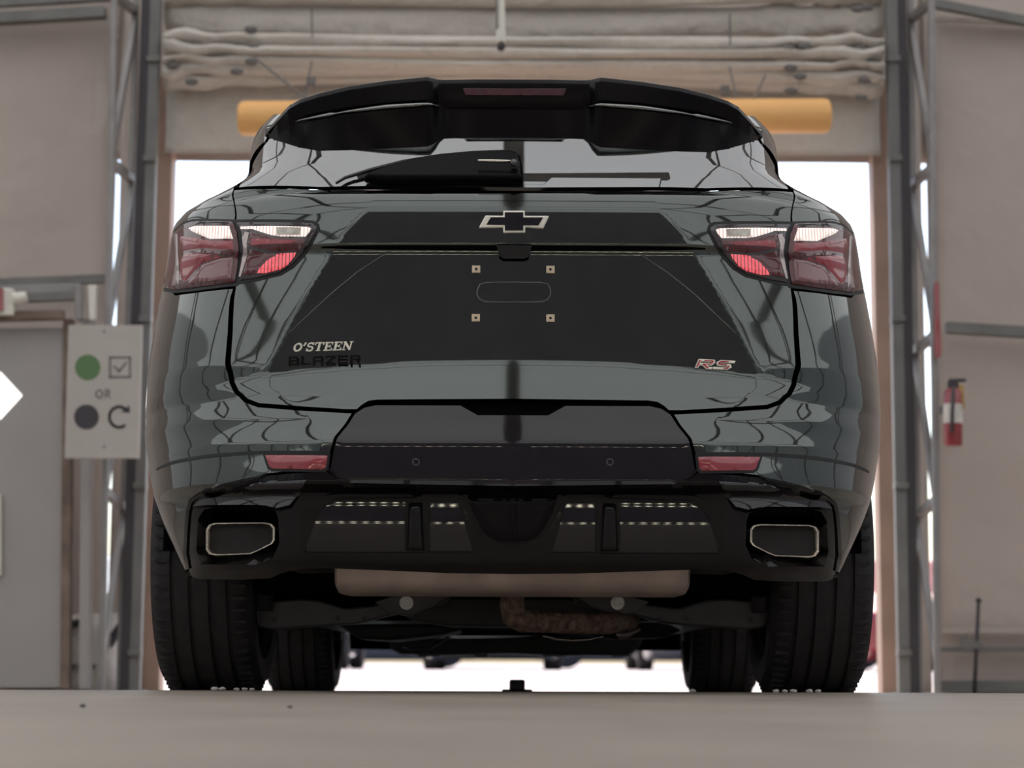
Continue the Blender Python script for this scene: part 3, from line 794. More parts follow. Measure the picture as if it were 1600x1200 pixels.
PROFILE = [(960, 5.05), (915, 4.93), (900, 4.875), (880, 4.826), (840, 4.812), (800, 4.806), (772, 4.800), (762, 4.775), (757, 4.7525), (735, 4.752),
           (700, 4.752), (690, 4.7522), (688, 4.7535), (660, 4.778), (633, 4.797), (625, 4.803), (600, 4.825), (575, 4.848), (568, 4.853), (562, 4.855), (520, 4.856), (460, 4.855), (410, 4.854),
           (392, 4.853), (388, 4.850), (385, 4.846), (383, 4.844), (376, 4.8438), (350, 4.844), (330, 4.8446), (324, 4.846), (319, 4.850), (309, 4.863), (300, 4.880), (294, 4.902),
           (285, 4.915), (240, 4.972), (215, 5.002), (160, 5.065), (130, 5.10)]
pz = [zpy(a, b) for a, b in PROFILE]
Y0G = smooth(pchip(pz, [b for a, b in PROFILE], ZG), 2.0)
SIL = [(960, 470, 5.0), (905, 505, 5.1), (860, 525.8, 5.25), (800, 548.2, 5.38), (740, 560.1, 5.45), (680, 566.6, 5.5), (600, 562.5, 5.5), (500, 548.8, 5.5), (455, 540.1, 5.5),
       (400, 533.6, 5.45), (360, 523.6, 5.42), (345, 494.7, 5.42), (330, 451.5, 5.42), (315, 424.2, 5.43), (300, 412.4, 5.44), (240, 405.6, 5.48), (205, 370.8, 5.52), (170, 349.9, 5.56), (160, 333, 5.58), (152, 312, 5.6), (142, 275, 5.62), (136, 240, 5.63)]
sz = [zpy(a, c) for a, b, c in SIL]
WG = smooth(pchip(sz, [c * b / float(ycomp(a)) for a, b, c in SIL], ZG), 10.0)
YSG = smooth(pchip(sz, [c for a, b, c in SIL], ZG), 12.0)
CREASE = [(905, 330, 4.9), (760, 330, 4.8), (690, 300, 4.77), (640, 330, 4.80), (600, 385, 4.85), (575, 385, 4.87), (560, 377, 4.87), (360, 262, 4.84), (322, 228, 4.84), (297, 215, 4.90), (285, 235, 4.92), (255, 290, 4.95), (215, 290, 5.0), (130, 250, 5.1)]
XBG = smooth(pchip([zpy(a, c) for a, b, c in CREASE], [c * b / float(ycomp(a)) for a, b, c in CREASE], ZG), 6.0)
KT = [(905, 0.10, 4.9), (640, 0.10, 4.8), (575, 0.13, 4.87), (322, 0.13, 4.84), (297, 0.08, 4.90), (285, 0.06, 4.92), (260, 0.05, 4.95), (130, 0.05, 5.1)]
KG = pchip([zpy(a, c) for a, b, c in KT], [b for a, b, c in KT], ZG)
BOW = 0.035
NEXP, MEXP = 2.3, 2.0


def tab(T, z):
    return np.interp(z, ZG, T)


def skin(x, z):
    ax = np.abs(x)
    W = tab(WG, z); xb = tab(XBG, z); k = tab(KG, z); y0 = tab(Y0G, z + 0.10 * ax * ax * np.clip((0.95 - z) / 0.1, 0, 1) * np.clip((z - 0.62) / 0.05, 0, 1)); ys = tab(YSG, z)
    T = W - xb
    t = np.maximum(0, ax - xb)
    s = np.clip(t / T, 0, 1)
    R = ys - y0 - k * T - BOW * W * W
    return y0 + BOW * ax * ax + k * t + R * (1 - (1 - s ** NEXP) ** (1 / MEXP))


def hit(dx, py):
    """where the line of sight of a pixel (dx right of the car's middle, row py) meets the skin: x, z, Y"""
    dx = np.atleast_1d(np.asarray(dx, float)); py = np.atleast_1d(np.asarray(py, float))
    Yg = np.arange(4.5, 6.4, 0.002)
    r, yc = ratio(py), ycomp(py)
    X = np.outer(dx / yc, Yg); Z = ZC + np.outer(r, Yg)
    G = Yg[None, :] - skin(X, Z)
    G = np.where(np.abs(X) > tab(WG, Z), -1, G)
    ok = G > 0
    i = np.where(ok.any(1), ok.argmax(1), len(Yg) - 1)
    i = np.maximum(i, 1)
    j = np.arange(len(dx))
    g0, g1 = G[j, i - 1], G[j, i]
    fr = np.where(g0 > -0.5, g0 / np.where(np.abs(g0 - g1) < 1e-9, 1, g0 - g1), 0.5)
    Y = Yg[i - 1] + 0.002 * np.clip(fr, 0, 1)
    return dx / yc * Y, ZC + r * Y, Y


def to_a(x, z, Y):
    return np.abs(x) + Y - tab(Y0G, z)


def from_a(a, z):
    a = np.asarray(a, float); z = np.asarray(z, float)
    W = tab(WG, z); y0 = tab(Y0G, z); ys = tab(YSG, z)
    lo, hi = np.zeros_like(a), W.copy()
    for _ in range(44):
        mid = (lo + hi) / 2
        v = mid + skin(mid, z) - y0
        lo = np.where(v < a, mid, lo); hi = np.where(v < a, hi, mid)
    x = (lo + hi) / 2
    side = a >= W + ys - y0
    x = np.where(side, W, x)
    Y = np.where(side, y0 + a - W, y0 + a - x)
    return x, Y


def x_at(Y, z):
    """half width of the skin at depth Y, height z"""
    Y = np.asarray(Y, float); z = np.asarray(z, float)
    lo, hi = np.zeros_like(Y), tab(WG, z)
    for _ in range(44):
        mid = (lo + hi) / 2
        v = skin(mid, z)
        lo = np.where(v < Y, mid, lo); hi = np.where(v < Y, hi, mid)
    return (lo + hi) / 2


def shear(P):
    """the floor falls towards the door and the car's nose with it; the nose also tapers"""
    P = P.copy()
    d = np.maximum(0, P[:, 1] - 5.75)
    wide = np.clip(np.interp(P[:, 2], [0.2, 0.35, 0.62, 0.8], [0.90, 0.925, 0.93, 0.93]), 0, 1)
    k = np.clip((P[:, 1] - 5.85) / 0.25, 0, 1) * (P[:, 2] < 0.8)
    P[:, 0] = np.where(P[:, 0] > 0.6, P[:, 0] + k * np.maximum(0, wide - P[:, 0]), P[:, 0])
    P[:, 2] -= SLOPE * d
    t = np.clip((P[:, 1] - 8.5) / 1.1, 0, 1)
    P[:, 0] *= 1 - 0.28 * t ** 2.2
    return P


def pts_az(outline):
    """outline points: (dx, py) seen on the skin, or (None, py, Y), or ('z', z, Y) on the flank -> (a, z)"""
    out = []
    for p in outline:
        if p[0] is None or p[0] == 'z':
            z = zpy(p[1], p[2]) if p[0] is None else p[1]
            x = float(x_at(p[2], z)) if p[2] < float(tab(YSG, z)) else float(tab(WG, z))
            out.append((x + p[2] - float(tab(Y0G, z)), z))
        else:
            x, z, Y = hit(p[0], p[1])
            out.append((float(to_a(x, z, Y)[0]), float(z[0])))
    return out


def dens(poly, h):
    out = []
    n = len(poly)
    for i in range(n):
        a, b = np.array(poly[i]), np.array(poly[(i + 1) % n])
        m = max(1, int(np.ceil(np.linalg.norm(b - a) / h)))
        for k in range(m):
            out.append(tuple(a + (b - a) * k / m))
    return out


def inside(P, poly):
    P = np.asarray(P); poly = np.asarray(poly)
    x, y = P[:, 0], P[:, 1]
    r = np.zeros(len(P), bool)
    j = len(poly) - 1
    for i in range(len(poly)):
        xi, yi = poly[i]; xj, yj = poly[j]
        c = ((yi > y) != (yj > y)) & (x < (xj - xi) * (y - yi) / (yj - yi + 1e-15) + xi)
        r ^= c; j = i
    return r


def edge_dist(P, poly):
    P = np.asarray(P); poly = np.asarray(poly); best = np.full(len(P), 1e9)
    for i in range(len(poly)):
        a, b = poly[i], poly[(i + 1) % len(poly)]
        d = b - a; L2 = d @ d + 1e-15
        t = np.clip(((P - a) @ d) / L2, 0, 1)
        best = np.minimum(best, np.linalg.norm(P - a - t[:, None] * d, axis=1))
    return best


def az_to_xyz(A, off=0.0):
    a, z = A[:, 0], A[:, 1]
    x, Y = from_a(np.maximum(a, 0), z)
    P = np.stack([x, Y, z], 1)
    e = 0.002
    xa, Ya = from_a(np.maximum(a, 0) + e, z); xz, Yz = from_a(np.maximum(a, 0), z + e)
    x2, Y2 = from_a(np.maximum(a, 0), z - e)
    ta = np.stack([xa - x, Ya - Y, 0 * x], 1); tz = np.stack([xz - x2, Yz - Y2, 0 * x + 2 * e], 1)
    n = np.cross(ta, tz)
    n /= np.linalg.norm(n, axis=1)[:, None] + 1e-12
    n *= np.where(n[:, 1] > 0.02, -1, 1)[:, None]
    n[a < 0.004, 0] = 0
    if np.ndim(off) > 0 or off != 0:
        P = P + n * (np.asarray(off)[:, None] if np.ndim(off) > 0 else off)
    return P, n


def panel(name, outline, m, parent, h=0.014, off=0.0, holes=(), rim=0.012, mirror='both', az=False, dome=0.0, dw=0.02, barrel=0.0, feat=(), tilt=0.0):
    """a piece of the skin inside an outline, its border turned inwards"""
    poly = dens(pts_az(outline) if not az else outline, h)
    poly = [p for i, p in enumerate(poly) if np.linalg.norm(np.subtract(p, poly[i - 1])) > 1e-5]
    hol = [dens(pts_az(q) if not az else q, h) for q in holes]
    pa = np.array(poly)
    lo, hi = pa.min(0), pa.max(0)
    gx, gz = np.meshgrid(np.arange(lo[0] + h / 2, hi[0], h), np.arange(lo[1] + h / 2, hi[1], h))
    G = np.stack([gx.ravel(), gz.ravel()], 1)
    if len(G):
        k = inside(G, pa) & (edge_dist(G, pa) > h * 0.45)
        for q in hol:
            k &= ~inside(G, np.array(q)) & (edge_dist(G, np.array(q)) > h * 0.45)
        for q in feat:
            k &= edge_dist(G, np.array(list(q) + list(q)[::-1])) > h * 0.4
        G = G[k]
    V = [Vector((float(p[0]), float(p[1]))) for p in poly]
    E = [(i, (i + 1) % len(poly)) for i in range(len(poly))]
    for q in hol:
        b = len(V)
        V += [Vector((float(p[0]), float(p[1]))) for p in q]
        E += [(b + i, b + (i + 1) % len(q)) for i in range(len(q))]
    for q in feat:
        b = len(V)
        V += [Vector((float(p[0]), float(p[1]))) for p in q]
        E += [(b + i, b + i + 1) for i in range(len(q) - 1)]
    V += [Vector((float(p[0]), float(p[1]))) for p in G]
    vo, eo, fo, _, _, _ = delaunay_2d_cdt(V, E, [], 0, 1e-6)
    VA = np.array([(v.x, v.y) for v in vo])
    fo = np.array([f for f in fo if len(f) == 3])
    cen = VA[fo].mean(1)
    k = inside(cen, pa)
    for q in hol:
        k &= ~inside(cen, np.array(q))
    fo = fo[k]
    o_ = off
    if dome:
        dd = edge_dist(VA, pa)
        o_ = off + dome * np.sqrt(np.clip(1 - (1 - np.clip(dd / dw, 0, 1)) ** 2, 0, 1))
    if barrel:
        zm, hz = (lo[1] + hi[1]) / 2, (hi[1] - lo[1]) / 2
        o_ = off + barrel * (1 - ((VA[:, 1] - zm) / hz) ** 2)
    if tilt:
        o_ = off + tilt * (hi[1] - VA[:, 1]) / (hi[1] - lo[1])
    P, n = az_to_xyz(VA, o_)
    if tilt:
        n[:, 2] += tilt / (hi[1] - lo[1])
        n /= np.linalg.norm(n, axis=1)[:, None]
    if barrel:
        n[:, 2] += 2 * barrel * (VA[:, 1] - zm) / hz ** 2
        n /= np.linalg.norm(n, axis=1)[:, None]
    P = shear(P)
    P[VA[:, 0] < 1e-4, 0] = 0
    use_an = (not dome)  and P[:, 1].max() < 6.6

    def build(sides, nm):
        bm = bmesh.new()
        lay = bm.verts.layers.float_vector.new('an')
        for s in sides:
            vs_ = [bm.verts.new((s * p[0], p[1], p[2])) for p in P]
            for v_, q_ in zip(vs_, n):
                v_[lay] = Vector((s * q_[0], q_[1], q_[2]))
            for f_ in fo:
                t = [vs_[i] for i in f_]
                bm.faces.new(t if s > 0 else t[::-1])
        bmesh.ops.delete(bm, geom=[v for v in bm.verts if not v.link_faces], context='VERTS')
        if len(sides) == 2:
            bmesh.ops.remove_doubles(bm, verts=[v for v in bm.verts if abs(v.co.x) < 1e-4], dist=2e-4)
        bm.normal_update()
        av = sum((f_.normal for f_ in bm.faces), Vector())
        if av.y > 0:
            bmesh.ops.reverse_faces(bm, faces=bm.faces)
        if rim > 0:
            bm.normal_update()
            nrm = {v: v.normal.copy() for v in bm.verts}
            be = [e for e in bm.edges if e.is_boundary]
            r = bmesh.ops.extrude_edge_only(bm, edges=be)
            nv = [g_ for g_ in r['geom'] if isinstance(g_, bmesh.types.BMVert)]
            # each new vertex goes inwards along the skin normal of the vertex it came from
            for v in nv:
                src = min((e.other_vert(v) for e in v.link_edges if e.other_vert(v) in nrm), key=lambda u: (u.co - v.co).length)
                v.co = src.co - nrm[src] * rim
                v[lay] = Vector((0, 0, 0))
            for e in be:
                e.smooth = False
        me = bpy.data.meshes.new(nm)
        bm.to_mesh(me); bm.free()
        for p in me.polygons:
            p.use_smooth = True
        if use_an:
            an = np.zeros(len(me.vertices) * 3, np.float32); me.attributes['an'].data.foreach_get('vector', an); an = an.reshape(-1, 3)
            good = np.linalg.norm(an, axis=1) > 0.5
            cn = []
            for p in me.polygons:
                ok_ = all(good[i] for i in p.vertices)
                for i in p.vertices:
                    cn.append(tuple(an[i]) if ok_ else tuple(p.normal))
            me.normals_split_custom_set(cn)
        me.attributes.remove(me.attributes['an'])
        return link(nm, me, m, parent)
    if mirror == 'both':
        return build((1, -1), name)
    if mirror == 'pair':
        return [build((1,), name), build((-1,), name)]
    return build((1,) if mirror == 'R' else (-1,), name)


def surf(px, py):
    """point and outward normal of the skin at a photograph pixel"""
    dx, dy = px - 1.5 - 800.0, py - 600.0
    c_, s_ = math.cos(ROLL), math.sin(ROLL)
    ux, uy = dx * c_ + dy * s_, -dx * s_ + dy * c_
    x, z, Y = hit(abs(ux), 600 + uy)
    sg = 1 if ux >= 0 else -1
    A = np.array([[float(to_a(x, z, Y)[0]), float(z[0])]])
    P, n = az_to_xyz(A)
    return Vector((sg * P[0, 0], P[0, 1], P[0, 2])), Vector((sg * n[0, 0], n[0, 1], n[0, 2]))


def decal(name, polys, m, parent, off=0.002, thick=0.003, bevel=0.0):
    """raised flat pieces (pixel polygons) laid on the skin"""
    bm = bmesh.new()
    for poly in polys:
        pn = [surf(*p) for p in poly]
        n = sum((q[1] for q in pn), Vector()).normalized()
        prism(bm, [q[0] + n * (off - 0.004) for q in pn], n * (thick + 0.004))
    return obj(name, bm, m, parent, bevel=bevel)


car = empty('sport_utility_car', (0, 5.75, zf(5.75)))
tag(car, 'dark grey-green sport utility car standing in the doorway, seen from behind', 'car')

# ---- painted panels
GLASS_SIDE = [(431, 295), (384, 222), (366, 196)]
cz_ = np.arange(zpy(755, 4.76), zpy(322, 4.85), 0.008)
cx_ = tab(XBG, cz_)
crease_line = list(zip(cx_ + skin(cx_, cz_) - tab(Y0G, cz_), cz_))
tailgate = panel('tailgate', [(0, 298), (220, 298), (300, 298), (436, 299), (435, 320), (433, 345), (428, 362), (425, 390), (427, 420), (432, 442), (436, 470), (438, 520), (438, 580), (435, 598), (428, 612),
                              (415, 624), (397, 631), (330, 636), (262, 640), (244, 640), (236, 633), (226, 627), (212, 625), (0, 623)],
                 MT['paint'], car, h=0.009, feat=[crease_line])
rear_glass = panel('rear_window', [(0, 293), (300, 293), (429, 294), (408, 259), (384, 222), (364, 192), (300, 184), (0, 176)], MT['glass'], car, h=0.02)
bumper = panel('bumper_cover', [(438, 453), (442, 465), (444, 480), (446, 520), (446, 584), (443, 600), (435, 616), (420, 630), (398, 638), (330, 643), (252, 647),
                                (262, 663), (279, 684), (285, 705), (291, 732), (384, 741), (400, 746), (450, 757), (492, 773), (505, 782), (510, 800), (513, 840), (514, 866), (510, 890), (None, 905, 5.13),
                                (None, 860, 5.27), (None, 820, 5.32), (None, 780, 5.33), ('z', 0.62, 5.36), ('z', 0.70, 5.42), ('z', 0.77, 5.50), ('z', 0.80, 5.56), ('z', 0.84, 5.56), ('z', 0.98, 5.40), ('z', 1.02, 5.30), (528, 464), (500, 460), (470, 456)],
                MT['paint'], car, h=0.010, mirror='pair', feat=[crease_line])
for o in bumper: tag(o, 'grey-green painted bumper corner')
# flanks
side_zs = lambda lst: [('z', z, Y) for (Y, z) in lst]
ARC = [(5.75 - 0.41 * math.cos(t), 0.355 + 0.41 * math.sin(t)) for t in np.linspace(math.radians(62), math.radians(180), 10)]
AR2 = [(5.75 - 0.41 * math.cos(t), 0.355 + 0.41 * math.sin(t)) for t in np.linspace(math.radians(62), math.radians(35), 3)][::-1]
qp = panel('quarter_panel', [(438, 298), (413, 259), (389, 222), (370, 193), (360, 180)] +
           side_zs([(5.62, 1.50), (5.75, 1.515), (6.10, 1.525), (6.20, 1.50), (6.02, 1.43), (5.98, 1.37), (6.05, 1.29), (6.45, 1.26), (6.42, 0.9), (6.25, 0.55), (6.20, 0.40)] + ARC[::-1][0:8]) +
           side_zs([(5.565, 0.82), (5.565, 0.85), (5.41, 0.99), (5.31, 1.03)]) + [(None, 440, 5.29), (None, 400, 5.28), (None, 362, 5.28), (523, 358), (515, 350), (500, 345), (436, 346), (437, 320)],
           MT['paint'], car, h=0.016, mirror='pair')
dr = panel('rear_door', side_zs([(6.46, 1.26), (6.43, 0.9), (6.26, 0.55), (6.21, 0.30), (7.25, 0.28), (7.26, 1.22)]), MT['paint'], car, h=0.04, mirror='pair')
df = panel('front_door', side_zs([(7.27, 1.22), (7.26, 0.28), (7.97, 0.28), (8.16, 0.8), (8.22, 1.17)]), MT['paint'], car, h=0.04, mirror='pair')
ff = [(8.45 + 0.41 * math.cos(t), 0.355 + 0.41 * math.sin(t)) for t in np.linspace(0, math.pi, 15)]
fd = panel('front_fender', side_zs([(8.23, 1.16), (8.17, 0.8), (7.99, 0.30)] + [(Y, z) for (Y, z) in ff[::-1]] + [(9.45, 0.40), (9.5, 0.8), (9.3, 1.02)]), MT['paint'], car, h=0.035, mirror='pair')
sg = panel('side_window', side_zs([(6.08, 1.305), (6.02, 1.37), (6.06, 1.42), (6.26, 1.485), (7.1, 1.51), (7.7, 1.46), (8.15, 1.22), (7.27, 1.225), (6.46, 1.275)]), MT['glass'], car, h=0.05, mirror='pair')
sil = panel('sill', side_zs([(6.22, 0.385), (6.22, 0.22), (7.97, 0.20), (7.97, 0.27), (7.2, 0.27), (6.23, 0.29)]), MT['mat_black'], car, h=0.05, mirror='pair')


def loft_obj(name, secs, m, parent, **kw):
    bm = bmesh.new()
    arr = [np.array([tuple(p) for p in s]) for s in secs]
    loft(bm, [[Vector(q) for q in shear(s)] for s in arr], caps=False)
    return obj(name, bm, m, parent, smooth=True, **kw)


def roof_z(x, Y):
    base = np.interp(Y, [5.3, 5.5, 5.9, 6.5, 7.2, 7.75, 8.2, 8.62], [1.49, 1.535, 1.60, 1.64, 1.645, 1.61, 1.42, 1.17])
    half = np.interp(Y, [5.3, 5.6, 5.95, 7.75, 8.62], [0.56, 0.60, 0.612, 0.61, 0.80])
    return base - np.interp(Y, [5.3, 5.9, 7.4, 8.62], [0.07, 0.10, 0.13, 0.05]) * (abs(x) / half) ** 2.6 + 0.015


xs_ = np.linspace(-1, 1, 15)
loft_obj('roof_panel', [[(x * np.interp(Y, [5.3, 5.6, 5.95, 7.75], [0.56, 0.60, 0.612, 0.61]), Y, roof_z(x * np.interp(Y, [5.3, 5.6, 5.95, 7.75], [0.56, 0.60, 0.612, 0.61]), Y)) for x in xs_] for Y in np.linspace(5.30, 7.75, 16)], MT['paint'], car)
loft_obj('windscreen', [[(x * np.interp(Y, [7.76, 8.62], [0.61, 0.80]), Y, roof_z(x * np.interp(Y, [7.76, 8.62], [0.61, 0.80]), Y)) for x in xs_] for Y in np.linspace(7.76, 8.62, 6)], MT['glass'], car)
loft_obj('hood', [[(x * np.interp(Y, [8.6, 9.5], [0.86, 0.74]), Y, np.interp(Y, [8.6, 9.2, 9.5], [1.15, 1.06, 0.98]) - 0.05 * x ** 2) for x in xs_] for Y in np.linspace(8.58, 9.5, 6)], MT['paint'], car)
loft_obj('front_bumper', [[(x * wv, 9.62 - 0.22 * x * x - b, z) for x in xs_] for z, wv, b in ((0.18, 0.80, 0.12), (0.35, 0.86, 0.03), (0.6, 0.88, 0.0), (0.85, 0.86, 0.05), (0.99, 0.78, 0.14))], MT['paint'], car)
# dark inner shell behind the seams
inner = panel('inner_shell', [(0, 300), (436, 302), (520, 350), (530, 400), (535, 460), (540, 600), (540, 700), (530, 760), (0, 757)], MT['dark_gap'], car, h=0.03, off=-0.022, rim=0)
bm = bmesh.new()
for (a_, b_) in (((-0.64, 5.35, 0.24), (0.64, 9.2, 0.80)), ((-0.90, 6.3, 0.26), (0.90, 8.1, 1.12)), ((-0.60, 5.30, 0.80), (0.60, 8.6, 1.15))):
    boxmm(bm, a_, b_)
for v in bm.verts:
    v.co.z -= SLOPE * max(0, v.co.y - 5.75)
obj('cabin_tub', bm, MT['dark_gap'], car)

# ---- bumper, valance, diffuser
centre = panel('bumper_centre_panel', [(0, 649), (55, 649), (82, 634), (214, 634), (232, 638), (246, 647), (257, 664), (274, 685), (280, 706), (285, 735), (254, 757), (0, 759)],
               MT['gloss_black'], car, h=0.010, feat=[[(a_, zpy(688.8, 4.7535) + dz_) for a_ in np.arange(0.004, 0.40, 0.012)] for dz_ in (-0.0025, 0.0025)])
tag(centre, 'gloss black centre panel of the bumper')
for s in (-1, 1):
    p, n = surf(801.5 + s * 151.5, 722)
    bm = bmesh.new()
    t1 = n.cross(Vector((0, 0, 1))).normalized(); t2 = t1.cross(n)
    lathe(bm, [(-0.004, 0.0055), (0.0015, 0.0055), (0.0015, 0.0085), (-0.004, 0.0085)], (0, 0, 0), 'Z', 24, True)
    bmesh.ops.transform(bm, matrix=Matrix.Translation(p) @ Matrix((t1, t2, n)).transposed().to_4x4(), verts=bm.verts)
    obj('parking_sensor', bm, MT['arm'], centre, True)
EXH = [(366, 812), (370, 800), (382, 794), (466, 794), (482, 798), (491, 812), (494, 860), (487, 884), (400, 884), (374, 873), (364, 850)]
valance = panel('bumper_valance', [(0, 763), (256, 761), (289, 738), (384, 745), (398, 750), (449, 761), (489, 777), (501, 786), (506, 802), (509, 842), (510, 868), (506, 890), (500, 903), (488, 907),
                                   (420, 907), (378, 905), (360, 897), (335, 890), (290, 889), (200, 892), (100, 896), (0, 897)],
                MT['valance_black'], car, h=0.011, holes=[EXH], rim=0.035)
tag(valance, 'gloss black lower bumper valance')
panel('valance_edge', [(384, 741), (398, 746), (449, 757), (491, 773), (504, 783), (508, 800), (511, 840), (512, 866), (508, 890), (503, 890), (507, 866), (506, 840), (503, 802), (499, 787), (487, 777), (449, 762), (398, 750), (384, 744)],
      MT['valance_black'], valance, h=0.02, off=0.004, rim=0.01, mirror='pair')
for o in panel('valance_brow', [(322, 751), (384, 755), (440, 766), (482, 782), (490, 792), (470, 790), (384, 790), (364, 795), (345, 790)], MT['gloss_black'], valance, h=0.008, off=0.001, rim=0.02, mirror='pair', tilt=0.022): pass
# lip below the panel
panel('panel_lip', [(0, 757), (255, 755), (287, 732), (289, 736), (257, 760), (0, 762)], MT['valance_black'], centre, h=0.012, off=0.004, rim=0.012, dome=0.003, dw=0.004)
diff = panel('diffuser_frame', [(0, 770), (270, 771), (288, 774), (301, 781), (312, 795), (337, 866), (337, 872), (0, 878)], MT['valance_black'], car, h=0.012, off=0.004, rim=0.02,
             holes=[[(84, 784), (130, 784), (131, 863), (60, 863)], [(135, 784), (276, 783), (293, 791), (306, 808), (324, 846), (322, 864), (137, 864)]])
tag(diff, 'gloss black diffuser below the bumper')
panel('diffuser_bead', [(330, 866), (306, 800), (296, 787), (282, 781), (150, 778), (150, 781), (280, 784), (293, 789), (303, 802), (325, 866)], MT['valance_black'], diff, h=0.015, off=0.007, rim=0.008, mirror='pair')
BAR_ = 0.0045
panel('diffuser_insert', [(168, 785), (276, 785), (292, 792), (305, 809), (323, 846), (321, 862), (168, 862)], MT['gloss_black'], diff, h=0.006, off=0.0, rim=0.012, mirror='pair', barrel=BAR_)
panel('diffuser_insert_small', [(84, 786), (128, 786), (129, 861), (62, 861)], MT['gloss_black'], diff, h=0.006, off=0.0, rim=0.012, mirror='pair', barrel=BAR_)
panel('diffuser_fin', [(141, 786), (162, 786), (165, 860), (138, 860)], MT['valance_black'], diff, h=0.006, off=0.004, rim=0.03, mirror='pair', dome=0.016, dw=0.012)
panel('diffuser_tongue', [(0, 778), (70, 778), (62, 800), (48, 828), (36, 840), (24, 845), (0, 846)], MT['spoiler_black'], diff, h=0.010, off=0.012, rim=0.02, dome=0.004, dw=0.01)
panel('tongue_bead', [(84, 782), (77, 800), (62, 832), (44, 849), (26, 853), (0, 854), (0, 850), (24, 849), (41, 845), (57, 830), (72, 798), (79, 782)], MT['valance_black'], diff, h=0.012, off=0.010, rim=0.014, dome=0.002, dw=0.003)
# outer wall of the exhaust niche and the tips
for s in (-1, 1):
    pts = []
    for (dx, py) in EXH:
        x, z, Y = hit(dx, py); pts.append((float(x[0]), float(Y[0]), float(z[0])))
    cx = sum(p[0] for p in pts) / len(pts); cz = sum(p[2] for p in pts) / len(pts)
    secs = []
    for k, sc_ in ((0.0, 1.03), (0.10, 1.0), (0.22, 0.95)):
        secs.append([Vector((s * (cx + (p[0] - cx) * sc_), p[1] + k + 0.012, cz + (p[2] - cz) * sc_)) for p in pts])
    secs.append([Vector((s * (cx + (p[0] - cx) * 0.02), 5.2, cz + (p[2] - cz) * 0.02)) for p in pts])
    bm = bmesh.new(); loft(bm, secs, close=True, caps=False)
    obj('exhaust_niche', bm, MT['mat_black'], valance, 'auto')

    tip = [(372, 826), (377, 820), (387, 818), (465, 819), (474, 822), (478, 829), (478, 860), (473, 867), (463, 869), (410, 867), (398, 862), (376, 851), (372, 845)]
    Yt = 4.87
    tp = []
    for (dx, py) in tip:
        tp.append((Yt * dx / float(ycomp(py)), zpy(py, Yt)))
    tx = sum(p[0] for p in tp) / len(tp); tz = sum(p[1] for p in tp) / len(tp)

    def ring(Y, k, dz=0.0):
        return [Vector((s * (tx + (p[0] - tx) * k), Y, tz + dz + (p[1] - tz) * k)) for p in tp]
    bm = bmesh.new()
    loft(bm, [ring(5.12, 0.72, -0.012), ring(5.0, 0.96, -0.006), ring(Yt + 0.02, 1.02), ring(Yt + 0.004, 1.03), ring(Yt, 1.01), ring(Yt, 0.95), ring(Yt + 0.004, 0.91), ring(Yt + 0.02, 0.90)], close=True, caps=False)
    tipo = obj('exhaust_tip', bm, MT['bright_metal'], car, 'auto')
    bm = bmesh.new()
    loft(bm, [ring(Yt + 0.018, 0.90), ring(Yt + 0.10, 0.84), ring(Yt + 0.20, 0.70), ring(Yt + 0.21, 0.02)], close=True, caps=True)
    obj('tip_throat', bm, MT['soot'], tipo, 'auto')

# ---- reflectors
for o in panel('reflector', [(289, 713), (386, 713), (379, 731), (374, 734), (297, 735), (292, 731)], MT['reflector'], car, h=0.01, off=0.003, rim=0.01, mirror='pair', dome=0.002, dw=0.003):
    tag(o, 'small red reflector in the bumper')
for o, b__ in zip(panel('reflector_bezel', [(285, 709), (391, 709), (383, 734), (376, 738), (293, 739), (288, 733)], MT['mat_black'], None, h=0.02, off=0.0012, rim=0.004, mirror='pair'), bumper): o.parent = b__
# black strip painting the sharp shadow edge from the reflector round the corner
for o, b__ in zip(panel('bumper_shadow_edge', [(286, 705.5), (392, 706), (470, 711), (530, 722), (556, 734), (556, 737), (530, 727), (470, 716.5), (392, 711), (287, 710)], MT['mat_black'], None, h=0.02, off=0.0015, rim=0.004, mirror='pair'), bumper): o.parent = b__

# ---- tail lamps
def lamp(name, base, pieces, m, gasket, label):
    gk = panel(name + '_gasket', gasket, MT['mat_black'], car, h=0.014, off=0.001, rim=0.006, mirror='pair')
    b = panel(name, base, m, car, h=0.010, off=0.003, rim=0.014, mirror='pair', dome=0.006, dw=0.010)
    for o, g_ in zip(b, gk):
        tag(o, label); g_.parent = o; g_.name = 'lamp_gasket'
        g_.matrix_parent_inverse = Matrix.Identity(4)
    for i, s in enumerate('RL'):
        for (nm, pl, mm, o_, dm) in pieces:
            panel(nm, pl, mm, b[i], h=0.008, off=0.009 + o_, rim=0.003, mirror=s, dome=dm * 0.5, dw=0.008)


